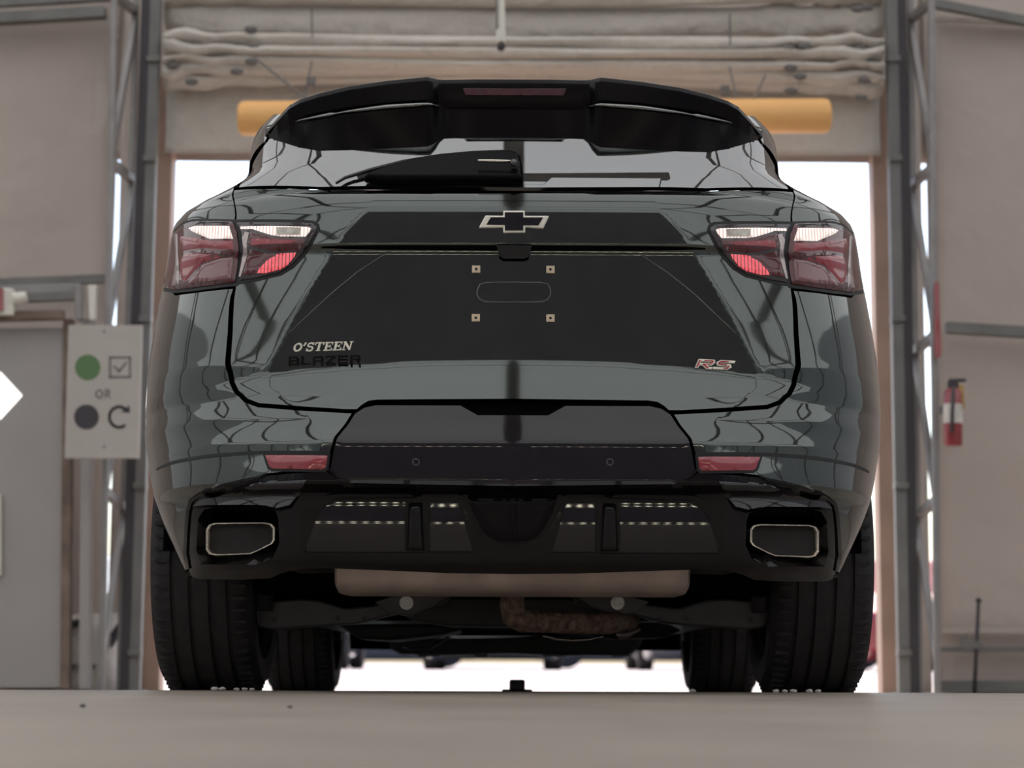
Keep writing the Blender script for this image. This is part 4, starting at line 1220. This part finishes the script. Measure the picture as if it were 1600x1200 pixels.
lamp('inner_tail_lamp', [(430, 350), (330, 350), (314, 351), (307, 356), (308, 363), (320, 384), (333, 401), (347, 416), (365, 427), (400, 436), (426, 440), (423, 415), (421, 390), (425, 365)],
     [('lamp_upper_frame', [(428, 351.5), (330, 352), (314, 353), (313, 356), (325, 357), (428, 355)], MT['smoke_lens'], 0.0, 0.0),
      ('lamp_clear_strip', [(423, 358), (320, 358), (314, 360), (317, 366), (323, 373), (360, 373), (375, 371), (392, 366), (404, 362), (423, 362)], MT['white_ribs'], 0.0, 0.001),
      ('reverse_lamp', [(367, 359.5), (330, 359.5), (331, 370.5), (366, 370.5)], MT['clear_lamp'], 0.0022, 0.0),
      ('lamp_red_band', [(408, 366), (375, 374), (323, 377), (326, 384), (334, 393), (380, 391), (402, 390), (412, 386)], MT['red_lens'], 0.0, 0.003),
      ('lamp_red_blade', [(404, 377), (370, 378), (334, 380), (345, 384), (380, 385), (406, 388)], MT['red_band'], 0.002, 0.003),
      ('lamp_dark_wedge', [(409, 392), (385, 394), (362, 401), (378, 408), (390, 420), (398, 430), (420, 434), (414, 412)], MT['red_lens'], 0.0, 0.003),
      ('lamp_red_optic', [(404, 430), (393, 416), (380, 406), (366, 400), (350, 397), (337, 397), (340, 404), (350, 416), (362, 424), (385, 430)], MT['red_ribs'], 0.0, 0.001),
      ('lamp_silver_edge', [(415, 366), (409, 368), (413, 385), (411, 400), (417, 420), (422, 436), (425, 436), (421, 415), (418, 392), (420, 375)], MT['silver_trim'], 0.001, 0.002)],
     MT['smoke_lens'], [(434, 345), (330, 345), (312, 346), (304, 351), (302, 359), (315, 385), (328, 404), (343, 420), (363, 432), (400, 441), (430, 446), (427, 415), (425, 390), (429, 365)], 'smoked red lamp on the tailgate')
lamp('outer_tail_lamp', [(438, 349), (431, 365), (428, 392), (430, 420), (434, 443), (470, 448), (500, 452), (526, 455), (None, 452, 5.24), (None, 420, 5.24), (None, 390, 5.24), (None, 366, 5.24), (524, 362), (515, 353), (500, 348)],
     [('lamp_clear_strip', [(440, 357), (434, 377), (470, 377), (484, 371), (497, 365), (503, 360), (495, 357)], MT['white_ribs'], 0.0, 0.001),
      ('lamp_upper_frame', [(441, 351), (440, 355), (495, 355), (508, 360), (519, 364), (514, 356), (500, 350)], MT['smoke_lens'], 0.0, 0.0),
      ('lamp_red_band', [(435, 380), (470, 380), (490, 376), (515, 372), (517, 385), (512, 396), (480, 391), (460, 393), (433, 393)], MT['red_band'], 0.0, 0.004),
      ('lamp_red_blade', [(433, 396), (462, 396), (480, 395), (500, 397), (480, 400), (455, 400), (433, 399)], MT['red_lens'], 0.002, 0.002),
      ('lamp_dark_wedge', [(452, 402), (480, 399), (510, 400), (516, 412), (514, 438), (507, 444), (494, 428), (478, 412)], MT['red_band'], 0.0, 0.004),
      ('lamp_lower_field', [(434, 403), (452, 405), (476, 415), (492, 431), (503, 446), (470, 443), (437, 438)], MT['mauve_sheen_lens'], 0.0, 0.002),
      ('lamp_silver_edge', [(520, 368), (526, 369), (523, 395), (525, 430), (529, 450), (518, 448), (517, 430), (519, 400)], MT['silver_trim'], 0.0, 0.003)],
     MT['red_lens'], [(434, 345), (427, 365), (424, 392), (426, 420), (430, 448), (470, 453), (500, 457), (528, 460), (None, 457, 5.27), (None, 420, 5.27), (None, 390, 5.27), (None, 361, 5.27), (526, 358), (516, 349), (500, 344)], 'dark red outer tail lamp wrapping round the corner')

# ---- tailgate details
PXC = 801.5
clip_o = []
for (px, py) in ((744, 421), (860, 421.5), (743.5, 497), (860, 497.5)):
    p, n = surf(px, py)
    t1 = Vector((1, 0, 0)); t2 = n.cross(t1).normalized()
    if t2.z < 0: t2 = -t2
    bm = bmesh.new()
    R_ = Matrix((t1, t2, n)).transposed()
    box(bm, p + n * 0.002, (0.019, 0.017, 0.008), R_)
    o = obj('plate_clip', bm, MT['clip'], tailgate, bevel=0.001)
    bm = bmesh.new()
    lathe(bm, [(0.0, 0.0001), (0.0, 0.0032), (0.0015, 0.0028), (0.0015, 0.0001)], (0, 0, 0), 'Z', 14)
    bmesh.ops.transform(bm, matrix=Matrix.Translation(p + n * 0.006) @ R_.to_4x4(), verts=bm.verts)
    h_ = obj('screw_hole', bm, MT['soot'], car); h_.parent = tailgate; h_.matrix_parent_inverse = Matrix.Identity(4)


def bead(name, pix, r, m, parent, off=0.0, n=6, cap=True):
    bm = bmesh.new()
    tube(bm, [surf(*p)[0] + surf(*p)[1] * off for p in pix], r, n, cap)
    return obj(name, bm, m, parent, True)


oval = [(750, 444), (746, 452), (745, 460), (749, 467), (757, 471.5), (780, 472), (802, 472), (830, 472), (848, 471.5), (856, 468), (860.5, 460), (860, 452), (856, 444), (845, 441.5), (802, 441), (760, 441.5), (750, 444)]
bead('plate_recess_rim', oval, 0.0014, MT['disc'], tailgate, 0.0)
for pts_ in ([(606, 394), (560, 424), (520, 457), (480, 494), (450, 522)], [(998, 396), (1043, 426), (1083, 458), (1123, 496), (1153, 524)]):
    bead('tailgate_crease', [(pts_[0][0] + (pts_[-1][0] - pts_[0][0]) * k / 24, np.interp(abs(pts_[0][0] + (pts_[-1][0] - pts_[0][0]) * k / 24 - 802), [abs(q[0] - 802) for q in pts_], [q[1] for q in pts_])) for k in range(25)],
         0.0018, MT['paint'], tailgate, -0.0003, 8)
# camera and latch housing under the lip
p, n = surf(803, 378)
hs = decal('camera_housing', [[(776, 383.5), (831, 384), (826, 401), (820, 404), (787, 404), (780, 400)]], MT['mat_black'], tailgate, off=0.018, thick=0.004, bevel=0.001)
for (px, r_, mm) in ((787.5, 0.0062, MT['alloy']), (807, 0.0045, MT['arm']), (820, 0.0062, MT['arm'])):
    p, n = surf(px, 393)
    bm = bmesh.new()
    lathe(bm, [(0, 0.0001), (0.002, r_ * 0.25), (0.002, r_ * 0.5), (0.0005, r_ * 0.6), (0.002, r_ * 0.8), (0.002, r_), (-0.004, r_)], (0, 0, 0), 'Z', 20)
    t1 = Vector((1, 0, 0)); t2 = n.cross(t1).normalized()
    bmesh.ops.transform(bm, matrix=Matrix.Translation(p + n * 0.022) @ Matrix((t1, t2, n)).transposed().to_4x4(), verts=bm.verts)
    o = obj('camera_lens' if px < 800 else 'latch_button', bm, mm, tailgate, True)
# black trim strip that paints in the shadow line under the lip
panel('lip_shadow_trim', [(0, 383.5), (200, 384), (262, 385), (300, 387), (300, 388.5), (262, 389.5), (200, 391), (0, 392)], MT['dark_gap'], tailgate, h=0.006, off=0.002, rim=0.004)
# emblem
bt = lambda l: [(680 + x / 5.454, 300 + y / 5.454) for x, y in l]
B_OUT = bt([(370, 310), (428, 203), (580, 206), (578, 163), (765, 163), (763, 207), (972, 207), (920, 316), (766, 304), (768, 352), (578, 352), (580, 306)])
B_IN = bt([(436, 284), (474, 222), (594, 222), (594, 180), (750, 180), (750, 224), (918, 224), (880, 290), (750, 290), (750, 334), (594, 334), (594, 288)])
em = decal('emblem', [B_OUT], MT['badge'], tailgate, off=0.001, thick=0.006, bevel=0.0028)
decal('emblem_face', [B_IN], MT['gloss_black'], tailgate, off=0.002, thick=0.0065)


def strokes(lines, wd):
    """polylines in letter space -> quads"""
    out = []
    for ln in lines:
        for (a, b) in zip(ln, ln[1:]):
            a, b = np.array(a, float), np.array(b, float)
            d = b - a; L_ = np.linalg.norm(d)
            if L_ < 1e-6: continue
            d /= L_; nn = np.array([-d[1], d[0]]) * wd / 2; e = d * wd * 0.3
            out.append([a - e + nn, b + e + nn, b + e - nn, a - e - nn])
    return out


def word(letters, x0, x1, yb0, yb1, H, gap, slant, m, parent, thick, off=0.001, nm='letter'):
    """letters: list of (width, quads); spread between two pixel columns along a base line"""
    tot = sum(l[0] for l in letters) + gap * (len(letters) - 1)
    u = 0
    for wd, quads in letters:
        polys = []
        for q in quads:
            pp = []
            for (lx, ly) in q:
                fx = (u + lx) / tot
                px = x0 + (x1 - x0) * fx + slant * ly * H
                pp.append((px, yb0 + (yb1 - yb0) * fx - ly * H))
            polys.append(pp)
        decal(nm, polys, m, parent, off=off, thick=thick, bevel=0.0007)
        u += wd + gap


def arcpts(cx, cy, rx, ry, a0, a1, n=10):
    return [(cx + rx * math.cos(math.radians(a0 + (a1 - a0) * k / n)), cy + ry * math.sin(math.radians(a0 + (a1 - a0) * k / n))) for k in range(n + 1)]


hv, th = 0.20, 0.09
LO = strokes([arcpts(0.45, 0.5, 0.34, 0.42, 60, 300, 12)], hv) + strokes([arcpts(0.45, 0.5, 0.34, 0.42, -60, 60, 8)], hv)
LAP = strokes([[(0.16, 0.98), (0.16, 0.86), (0.06, 0.68)]], 0.17)
LS = strokes([arcpts(0.42, 0.72, 0.26, 0.22, 20, 240, 10) + arcpts(0.42, 0.28, 0.28, 0.24, 70, -160, 10)], 0.17) + strokes([[(0.70, 0.98), (0.70, 0.72)], [(0.12, 0.02), (0.12, 0.30)]], th)
LT = strokes([[(0.45, 0.05), (0.45, 0.95)]], 0.22) + strokes([[(0.05, 0.94), (0.85, 0.94)], [(0.05, 0.94), (0.05, 0.72)], [(0.85, 0.94), (0.85, 0.72)], [(0.25, 0.05), (0.65, 0.05)]], 0.11)
LE = strokes([[(0.24, 0.05), (0.24, 0.95)]], 0.22) + strokes([[(0.06, 0.94), (0.80, 0.94)], [(0.06, 0.05), (0.82, 0.05)], [(0.3, 0.5), (0.6, 0.5)], [(0.80, 0.94), (0.80, 0.74)], [(0.82, 0.05), (0.82, 0.28)], [(0.6, 0.62), (0.6, 0.38)]], 0.11)
LN = strokes([[(0.18, 0.05), (0.18, 0.95)], [(0.82, 0.05), (0.82, 0.95)]], 0.12) + strokes([[(0.18, 0.92), (0.80, 0.08)]], 0.22) + strokes([[(0.04, 0.05), (0.34, 0.05)], [(0.66, 0.95), (0.98, 0.95)], [(0.02, 0.95), (0.2, 0.95)]], 0.10)
word([(0.9, LO), (0.26, LAP), (0.8, LS), (0.9, LT), (0.88, LE), (0.88, LE), (1.0, LN)], 457, 549, 550, 547, 13.5, 0.06, 0.28, MT['badge'], tailgate, 0.004)
bw = 0.22
BB = strokes([[(0.08, 0), (0.08, 1)], [(0.08, 0.9), (0.85, 0.9), (0.95, 0.75), (0.85, 0.52), (0.08, 0.52)], [(0.85, 0.52), (1.0, 0.3), (0.88, 0.1), (0.08, 0.1)]], bw)
BL = strokes([[(0.1, 1), (0.1, 0.1), (0.95, 0.1)]], bw)
BA = strokes([[(0.1, 0), (0.1, 0.75), (0.25, 0.9), (1.0, 0.9), (1.0, 0)], [(0.1, 0.42), (1.0, 0.42)]], bw)
BZ = strokes([[(0.05, 0.9), (1.0, 0.9), (0.08, 0.1), (1.05, 0.1)]], bw)
BE = strokes([[(0.1, 0), (0.1, 1)], [(0.1, 0.9), (1.0, 0.9)], [(0.1, 0.5), (0.95, 0.5)], [(0.1, 0.1), (1.0, 0.1)]], bw)
BR = strokes([[(0.1, 0), (0.1, 1)], [(0.1, 0.9), (0.9, 0.9), (1.0, 0.75), (0.9, 0.5), (0.1, 0.5)], [(0.6, 0.5), (1.02, 0.0)]], bw)
word([(1.05, BB), (1.0, BL), (1.1, BA), (1.1, BZ), (1.05, BE), (1.1, BR)], 452, 563, 571.5, 569, 13, 0.30, 0.05, MT['spoiler_black'], tailgate, 0.010)
RR = [[(0, 0), (0.28, 0), (0.28, 1), (0, 1)]] + strokes([[(0.2, 0.88), (1.15, 0.88), (1.22, 0.72), (1.12, 0.5), (0.3, 0.46)], [(0.5, 0.46), (1.0, 0.06), (1.25, 0.06)]], 0.27)
RS_ = strokes([[(1.35, 0.88), (0.35, 0.88), (0.18, 0.72), (0.28, 0.52), (1.1, 0.48), (1.2, 0.3), (1.05, 0.1), (0.05, 0.1)]], 0.27)
R2 = [[(0.07, 0.1), (0.2, 0.1), (0.2, 0.92), (0.07, 0.92)]] + strokes([[(0.5, 0.88), (1.1, 0.88), (1.14, 0.72), (1.06, 0.52), (0.5, 0.46), (0.98, 0.08)]], 0.12)
S2 = strokes([[(0.9, 0.88), (0.36, 0.88), (0.26, 0.72), (0.34, 0.55), (0.9, 0.5)], [(1.1, 0.4), (1.05, 0.14), (0.8, 0.1)]], 0.13)
word([(1.25, RR), (1.35, RS_)], 1085, 1141, 575.5, 578.5, 14, 0.15, 0.45, MT['badge'], tailgate, 0.005)
word([(1.25, R2), (1.35, S2)], 1085, 1141, 575.5, 578.5, 14, 0.15, 0.45, MT['badge_red'], tailgate, 0.0065)

# ---- rear wiper
wp = [(569, 288), (575, 283), (600, 274), (640, 263), (690, 255), (740, 250), (785, 248.5), (806, 250), (814, 256), (817, 270), (818, 290), (780, 291), (700, 291), (600, 291)]
bm = bmesh.new()
pn = [surf(*q) for q in wp]
nv = Vector((0, -0.75, 0.66))
a_ = [q[0] + nv * 0.004 for q in pn]
b_ = []
cxm = sum((q[0] for q in pn), Vector()) / len(pn)
for q in pn:
    b_.append(cxm + (q[0] - cxm) * 0.94 + nv * 0.030)
loft(bm, [a_, [x + nv * 0.018 for x in a_], b_], close=True)
wiper = obj('rear_wiper', bm, MT['spoiler_black'], car, 'auto', bevel=0.003)
bm = bmesh.new()
ch = [(525, 293), (540, 284), (580, 272), (630, 260), (690, 250.5), (740, 246), (785, 244.5), (806, 246)]
tube(bm, [surf(*q)[0] + nv * 0.012 for q in ch], [0.003, 0.004, 0.005, 0.006, 0.006, 0.006, 0.006, 0.004], 8)
obj('wiper_blade', bm, MT['gloss_black'], wiper, True)
bm = bmesh.new()
tube(bm, [surf(747, 277)[0] + nv * 0.048, surf(798, 278)[0] + nv * 0.048], 0.0036, 10)
obj('wiper_pin', bm, MT['bright_metal'], wiper, True)
bm = bmesh.new()
bmesh.ops.create_uvsphere(bm, u_segments=14, v_segments=10, radius=0.010)
bmesh.ops.transform(bm, matrix=Matrix.Translation(surf(803, 279)[0] + nv * 0.045), verts=bm.verts)
obj('wiper_pivot', bm, MT['alloy'], wiper, True)

# ---- roof spoiler
S_DX = [0, 60, 110, 118, 127, 136, 200, 260, 305, 335, 352, 370, 389]
S_T = [124, 124, 125, 124.5, 122.5, 120.5, 127, 136, 147, 156.5, 166, 186, 208]
S_M = [168, 168, 168, 167, 165, 164, 168.5, 176, 184, 190, 195, 203, 211]
S_B = [222, 222.5, 225, 228, 233, 236, 240, 243.5, 246, 239, 232, 225, 214]
S_Y = [4.975, 4.975, 4.98, 4.975, 4.957, 4.945, 4.953, 4.963, 4.977, 4.992, 5.01, 5.05, 5.12]
st = sorted(set(list(np.linspace(0, 389, 60)) + S_DX))
secs = []
for s in (-1, 1):
    rows_ = []
    for d in st:
        T_, Mm, B_, Yl = (float(np.interp(d, S_DX, q)) for q in (S_T, S_M, S_B, S_Y))
        xq = lambda py, Y: s * Y * d / float(ycomp(py))
        hx, hz, hY = hit(max(d, 0.01), B_)
        Yb = min(float(hY[0]) + 0.01, 5.42)
        pT = (xq(T_, Yl), Yl + 0.010, zpy(T_, Yl + 0.010))
        x0_ = pT[0]
        pe = (xq(T_ + 6, Yl), Yl, zpy(T_ + 6, Yl))
        pm = (xq(Mm - 8, Yl), Yl + 0.006, zpy(Mm - 8, Yl + 0.006))
        led = 0.010 * float(np.interp(d, [100, 160, 300, 350], [0, 1, 1, 0]))
        pl = (xq(Mm, Yl), Yl + 0.012 + led, zpy(Mm, Yl + 0.012 + led))
        pg = (xq(Mm + 3, Yl), Yl + 0.016 - led * 0.6, zpy(Mm + 3, Yl + 0.016 - led * 0.6))
        py1 = Mm + 3 + (B_ - Mm - 3) * 0.5
        Y1 = Yl + 0.016 + (Yb - Yl - 0.016) * 0.5
        p1 = (xq(py1, Y1), Y1, zpy(py1, Y1))
        pb = (xq(B_, Yb), Yb, zpy(B_, Yb))
        Yr = 5.70
        rz = float(roof_z(x0_, 5.70)) + 0.004
        pr = (x0_, Yr, min(rz, zpy(T_ + 1, Yr)))
        pq = (x0_, (Yr + Yl) / 2, min((rz + pT[2]) / 2 + 0.012, zpy(T_ + 0.5, (Yr + Yl) / 2)))
        pf = (pb[0], Yb + 0.02, pb[2] + 0.03)
        rows_.append([pr, pq, pT, pe, pm, pl, pg, p1, pb, pf])
    secs = rows_[::-1] + secs if s > 0 else secs
    if s < 0:
        secs = rows_
    else:
        secs = secs_l[::-1] + rows_[1:]
    secs_l = rows_
bm = bmesh.new()
loft(bm, [[Vector(p) for p in r] for r in secs], close=True)
spoiler = obj('roof_spoiler', bm, MT['spoiler_black'], car, 'auto', bevel=0.002)
tag(spoiler, 'black roof spoiler with a notched middle')
for s in (-1, 1):  # glossy bead added to draw the highlight along the spoiler crease
    bm = bmesh.new()
    pts_ = []
    for d in np.linspace(112, 342, 30):
        Mm, Yl = float(np.interp(d, S_DX, S_M)), float(np.interp(d, S_DX, S_Y))
        pts_.append((s * Yl * d / float(ycomp(Mm)), Yl + 0.008, zpy(Mm - 1, Yl + 0.008)))
    tube(bm, pts_, [0.0015 + 0.004 * math.sin(math.pi * min(1, (k + 1) / 22)) if k < 22 else 0.0055 - 0.0045 * (k - 21) / 8 for k in range(30)], 10)
    obj('spoiler_highlight_bead', bm, MT['glass'], spoiler, True)
# unlit high brake lamp in the notch
bm = bmesh.new()
Yb_ = 4.974
for (u0, u1) in ((-80, 82),):
    q = [(u0, 138), (u1, 138), (u1 - 4, 149), (u0 + 4, 149)]
    prism(bm, [Vector((Yb_ * a / float(ycomp(b)), Yb_, zpy(b, Yb_))) for a, b in q], Vector((0, 0.02, 0)))
obj('high_brake_lamp', bm, MT['dim_red'], spoiler, bevel=0.001)

# ---- wheels
def tyre_profile(hw, r):
    P = [(-hw + 0.025, 0.256), (-hw - 0.002, 0.275), (-hw - 0.009, 0.305), (-hw - 0.005, 0.332), (-hw + 0.010, r - 0.016), (-hw + 0.026, r - 0.006)]
    gro = [-0.070, -0.025, 0.025, 0.070]
    for g_ in gro:
        P += [(g_ - 0.006, r - 0.0015 * (abs(g_) > 0.05)), (g_ - 0.0045, r - 0.009), (g_ + 0.0045, r - 0.009), (g_ + 0.006, r - 0.0015 * (abs(g_) > 0.05))]
    P += [(hw - 0.026, r - 0.006), (hw - 0.010, r - 0.016), (hw + 0.005, 0.332), (hw + 0.009, 0.305), (hw + 0.002, 0.275), (hw - 0.025, 0.256)]
    return P


R_T = 0.363
for (Yw, xw, lab) in ((5.75, 0.784, 'rear'), (8.45, 0.812, 'front')):
    for s in (-1, 1):
        zc_ = zf(Yw) + R_T - 0.004
        C_ = (s * xw, Yw, zc_)
        bm = bmesh.new(); lathe(bm, tyre_profile(0.124, R_T), C_, 'X', 96)
        ty = obj('tyre', bm, MT['rubber'], car, 'auto')
        tag(ty, 'worn black ' + lab + ' tyre')
        # tread blocks: fine sipes cut across the shoulder ribs
        bm = bmesh.new()
        for k in range(72):
            t = 2 * math.pi * k / 72
            for sh in (-1, 1):
                c_ = Vector(C_) + Vector((sh * 0.097, math.cos(t) * (R_T - 0.004), math.sin(t) * (R_T - 0.004)))
                box(bm, c_, (0.034, 0.009, 0.0085), Matrix.Rotation(t, 3, 'X'))
        sp_ = obj('tread_blocks', bm, MT['rubber'], ty); sp_['kind'] = 'stuff'
        bm = bmesh.new()
        lathe(bm, [(s * -0.106, 0.266), (s * -0.106, 0.256), (s * -0.09, 0.248), (s * -0.06, 0.232), (s * 0.03, 0.228), (s * 0.08, 0.248), (s * 0.106, 0.268)], C_, 'X', 64)
        rim_ = obj('rim', bm, MT['alloy'], car, 'auto')
        bm = bmesh.new()
        for k in range(5):
            for dt in (-0.11, 0.11):
                t = 2 * math.pi * k / 5 + dt + 0.3
                d0 = Vector((0, math.cos(t), math.sin(t))); d1 = Vector((0, math.cos(t + dt * 0.6), math.sin(t + dt * 0.6)))
                bar(bm, Vector(C_) + Vector((s * 0.075, 0, 0)) + d0 * 0.04, Vector(C_) + Vector((s * 0.085, 0, 0)) + d1 * 0.248, 0.034, 0.026)
        lathe(bm, [(s * 0.04, 0.02), (s * 0.04, 0.07), (s * 0.095, 0.065), (s * 0.10, 0.02)], C_, 'X', 24)
        obj('spokes', bm, MT['alloy'], rim_)
        bm = bmesh.new()
        lathe(bm, [(s * -0.012, 0.05), (s * -0.012, 0.165), (s * 0.012, 0.165), (s * 0.012, 0.05)], C_, 'X', 40, True)
        obj('brake_disc', bm, MT['disc'], rim_, 'auto')
        bm = bmesh.new()
        tube(bm, [(s * (xw - 0.02), Yw, zc_), (s * (xw - 0.16), Yw, zc_)], [0.055, 0.07], 16)
        boxmm(bm, (s * (xw - 0.10), Yw - 0.03, zc_ - 0.15), (s * (xw - 0.145), Yw + 0.03, zc_ + 0.14))
        obj('wheel_hub', bm, MT['chassis'], car, 'auto')
        # wheel house
        bm = bmesh.new()
        prev = []
        for k in range(13):
            t = math.pi * k / 12
            prev.append([Vector((s * xx, Yw - 0.405 * math.cos(t), zc_ - 0.01 + 0.405 * math.sin(t))) for xx in (0.60, 0.87)])
        loft(bm, prev, caps=False)
        obj('wheel_house', bm, MT['dark_gap'], car, True)

# ---- underneath
def upt(px, py, Y):
    return at(px, py, Y)


def slab(name, pix, Y, dep, m, bevel=0.004, parent=None):
    """a piece of the underside: outline seen from behind at depth Y, dep metres deep"""
    bm = bmesh.new()
    prism(bm, [upt(a, b, Y) for a, b in pix], Vector((0, dep, 0)))
    return obj(name, bm, m, parent or car, bevel=bevel)


# muffler: a wide pressed can
bm = bmesh.new()
sec = []
for xx, k in ((-0.412, 0.80), (-0.405, 0.95), (-0.39, 1.0), (-0.15, 1.0), (0.15, 1.0), (0.39, 1.0), (0.405, 0.95), (0.412, 0.80)):
    ring_ = []
    for t in np.linspace(0, 2 * math.pi, 24, endpoint=False):
        cy = math.copysign(abs(math.cos(t)) ** 0.45, math.cos(t)); cz_ = math.copysign(abs(math.sin(t)) ** 0.45, math.sin(t))
        ring_.append(Vector((xx, 5.12 + 0.17 * k * cy, 0.300 + 0.074 * k * cz_)))
    sec.append(ring_)
loft(bm, sec, close=True)
muf = obj('muffler', bm, MT['muffler'], car, 'auto')
tag(muf, 'tan steel muffler under the bumper')
for s in (-1, 1):
    bm = bmesh.new()
    tube(bm, [(s * 0.40, 5.12, 0.315), (s * 0.50, 5.12, 0.312), (s * 0.56, 5.11, 0.33), (s * 0.60, 5.05, 0.345), (s * 0.615, 4.99, 0.35)], 0.034, 12)
    obj('tail_pipe', bm, MT['soot'], car, True)
# rusty pipe that drops from the muffler and runs to the right
pp = [upt(801, 925, 5.35), upt(800, 945, 5.36), upt(803, 962, 5.37), upt(815, 970, 5.38), upt(850, 972, 5.4), upt(900, 974, 5.42), upt(948, 975, 5.44), upt(985, 968, 5.6)]
bm = bmesh.new()
tube(bm, pp, [0.030, 0.031, 0.032, 0.030, 0.027, 0.027, 0.027, 0.027], 16)
obj('exhaust_pipe', bm, MT['rust'], car, True)
# lower control arms, subframe brackets, bolts, springs, dampers
for s in (-1, 1):
    X = lambda d: 800 + s * d
    arm = [(400, 950), (385, 940), (330, 935), (300, 938), (260, 950), (215, 945), (150, 932), (95, 932), (100, 946), (160, 955), (205, 965), (240, 975), (290, 978), (370, 984), (396, 980)]
    bm = bmesh.new()
    ol = [upt(X(a), b, 5.55) for a, b in arm]
    prism(bm, ol, Vector((0, 0.07, 0)))
    ca = obj('control_arm', bm, MT['arm'], car, bevel=0.006)
    tag(ca, 'dark steel lower suspension arm')
    for (d, py) in ((230, 968), (272, 966), (372, 968)):
        p = upt(X(d), py, 5.545)
        bm = bmesh.new(); lathe(bm, [(0, 0.0001), (0, 0.007), (0.008, 0.007)], p, 'Y', 12)
        obj('rivet', bm, MT['chassis'], ca)
    br = [(185, 931), (100, 931), (122, 948), (160, 962), (195, 958), (215, 940)]
    bo = slab('subframe_bracket', [(X(a), b) for a, b in br], 5.50, 0.09, MT['arm'], 0.003)
    p = upt(X(165), 942, 5.49)
    bm = bmesh.new()
    lathe(bm, [(-0.012, 0.0001), (-0.012, 0.010), (-0.003, 0.010), (-0.003, 0.0175), (0.006, 0.0175)], p, 'Y', 20)
    b_ = obj('bolt', bm, MT['bolt'], bo, 'auto'); tag(b_, 'pale zinc bolt')
    # spring
    bm = bmesh.new()
    cx_, cz0 = s * 0.545, 0.245
    tube(bm, [Vector((cx_ + 0.058 * math.cos(t), 5.66 + 0.058 * math.sin(t), cz0 + 0.012 * t)) for t in np.linspace(0, 4.2 * 2 * math.pi, 90)], 0.008, 6)
    obj('coil_spring', bm, MT['arm'], car, True)
    bm = bmesh.new()
    tube(bm, [(s * 0.64, 5.52, 0.20), (s * 0.635, 5.53, 0.34), (s * 0.63, 5.56, 0.62)], 0.026, 12)
    obj('damper', bm, MT['chassis'], car, True)
    bm = bmesh.new()
    bar(bm, (s * 0.60, 5.86, 0.28), (s * 0.25, 5.90, 0.27), 0.05, 0.04)
    obj('rear_link', bm, MT['chassis'], car, bevel=0.005)
# crossmember, floor pan, engine tray
slab('crossmember', [(585, 930), (640, 968), (700, 978), (880, 980), (960, 968), (1015, 930)], 5.72, 0.25, MT['chassis'])
bm = bmesh.new()
sec = []
for Y, z in ((5.0, 0.36), (5.6, 0.36), (6.1, 0.27), (7.5, 0.235), (8.2, 0.215), (9.3, 0.23)):
    hw = np.interp(Y, [5, 5.45, 6.2, 7.8, 8.2, 9.3], [0.60, 0.60, 0.78, 0.78, 0.6, 0.6])
    sec.append([Vector((-hw, Y, z - SLOPE * max(0, Y - 5.75))), Vector((hw, Y, z - SLOPE * max(0, Y - 5.75)))])
loft(bm, sec, caps=False)
fp = obj('floor_pan', bm, MT['chassis'], car)
so = fp.modifiers.new('t', 'SOLIDIFY'); so.thickness = 0.02; so.offset = 1
slab('engine_tray', [(608, 1000), (610, 1014), (625, 1022), (700, 1024), (790, 1021), (890, 1024), (985, 1024), (1000, 1010), (1010, 990)], 8.0, 0.8, MT['chassis'], 0.01)
slab('heat_shield', [(525, 975), (560, 998), (610, 1001), (690, 992), (720, 985), (690, 975)], 6.6, 0.5, MT['chassis'], 0.01)
slab('heat_shield', [(880, 985), (960, 998), (1040, 996), (1066, 985), (1040, 972), (900, 975)], 6.6, 0.5, MT['soot'], 0.01)
bm = bmesh.new(); tube(bm, [upt(850, 993, 6.1), upt(868, 998, 6.1), upt(893, 1000.5, 6.1), upt(920, 999, 6.1), upt(942, 994, 6.1)], 0.005, 6)
obj('tie_bar', bm, MT['bright_metal'], car, True)
bm = bmesh.new(); tube(bm, [upt(965, 988, 5.9), upt(970, 993, 5.9), upt(980, 992, 5.9), upt(1000, 982, 5.9)], [0.008, 0.011, 0.009, 0.005], 8)
obj('exhaust_hook', bm, MT['muffler'], car, True)
bm = bmesh.new(); tube(bm, [upt(630, 1010, 7.2), upt(640, 1014, 7.2), upt(672, 1013, 7.2), upt(703, 994, 7.2)], 0.006, 6)
obj('brake_line', bm, MT['alloy'], car, True)
for (a, b) in ((650, 690), (738, 765), (845, 888), (952, 985)):
    slab('tray_mount', [(a, 1005), (b, 1005), (b - 3, 1026), (a + 3, 1026)], 8.3, 0.15, MT['chassis'], 0.004)
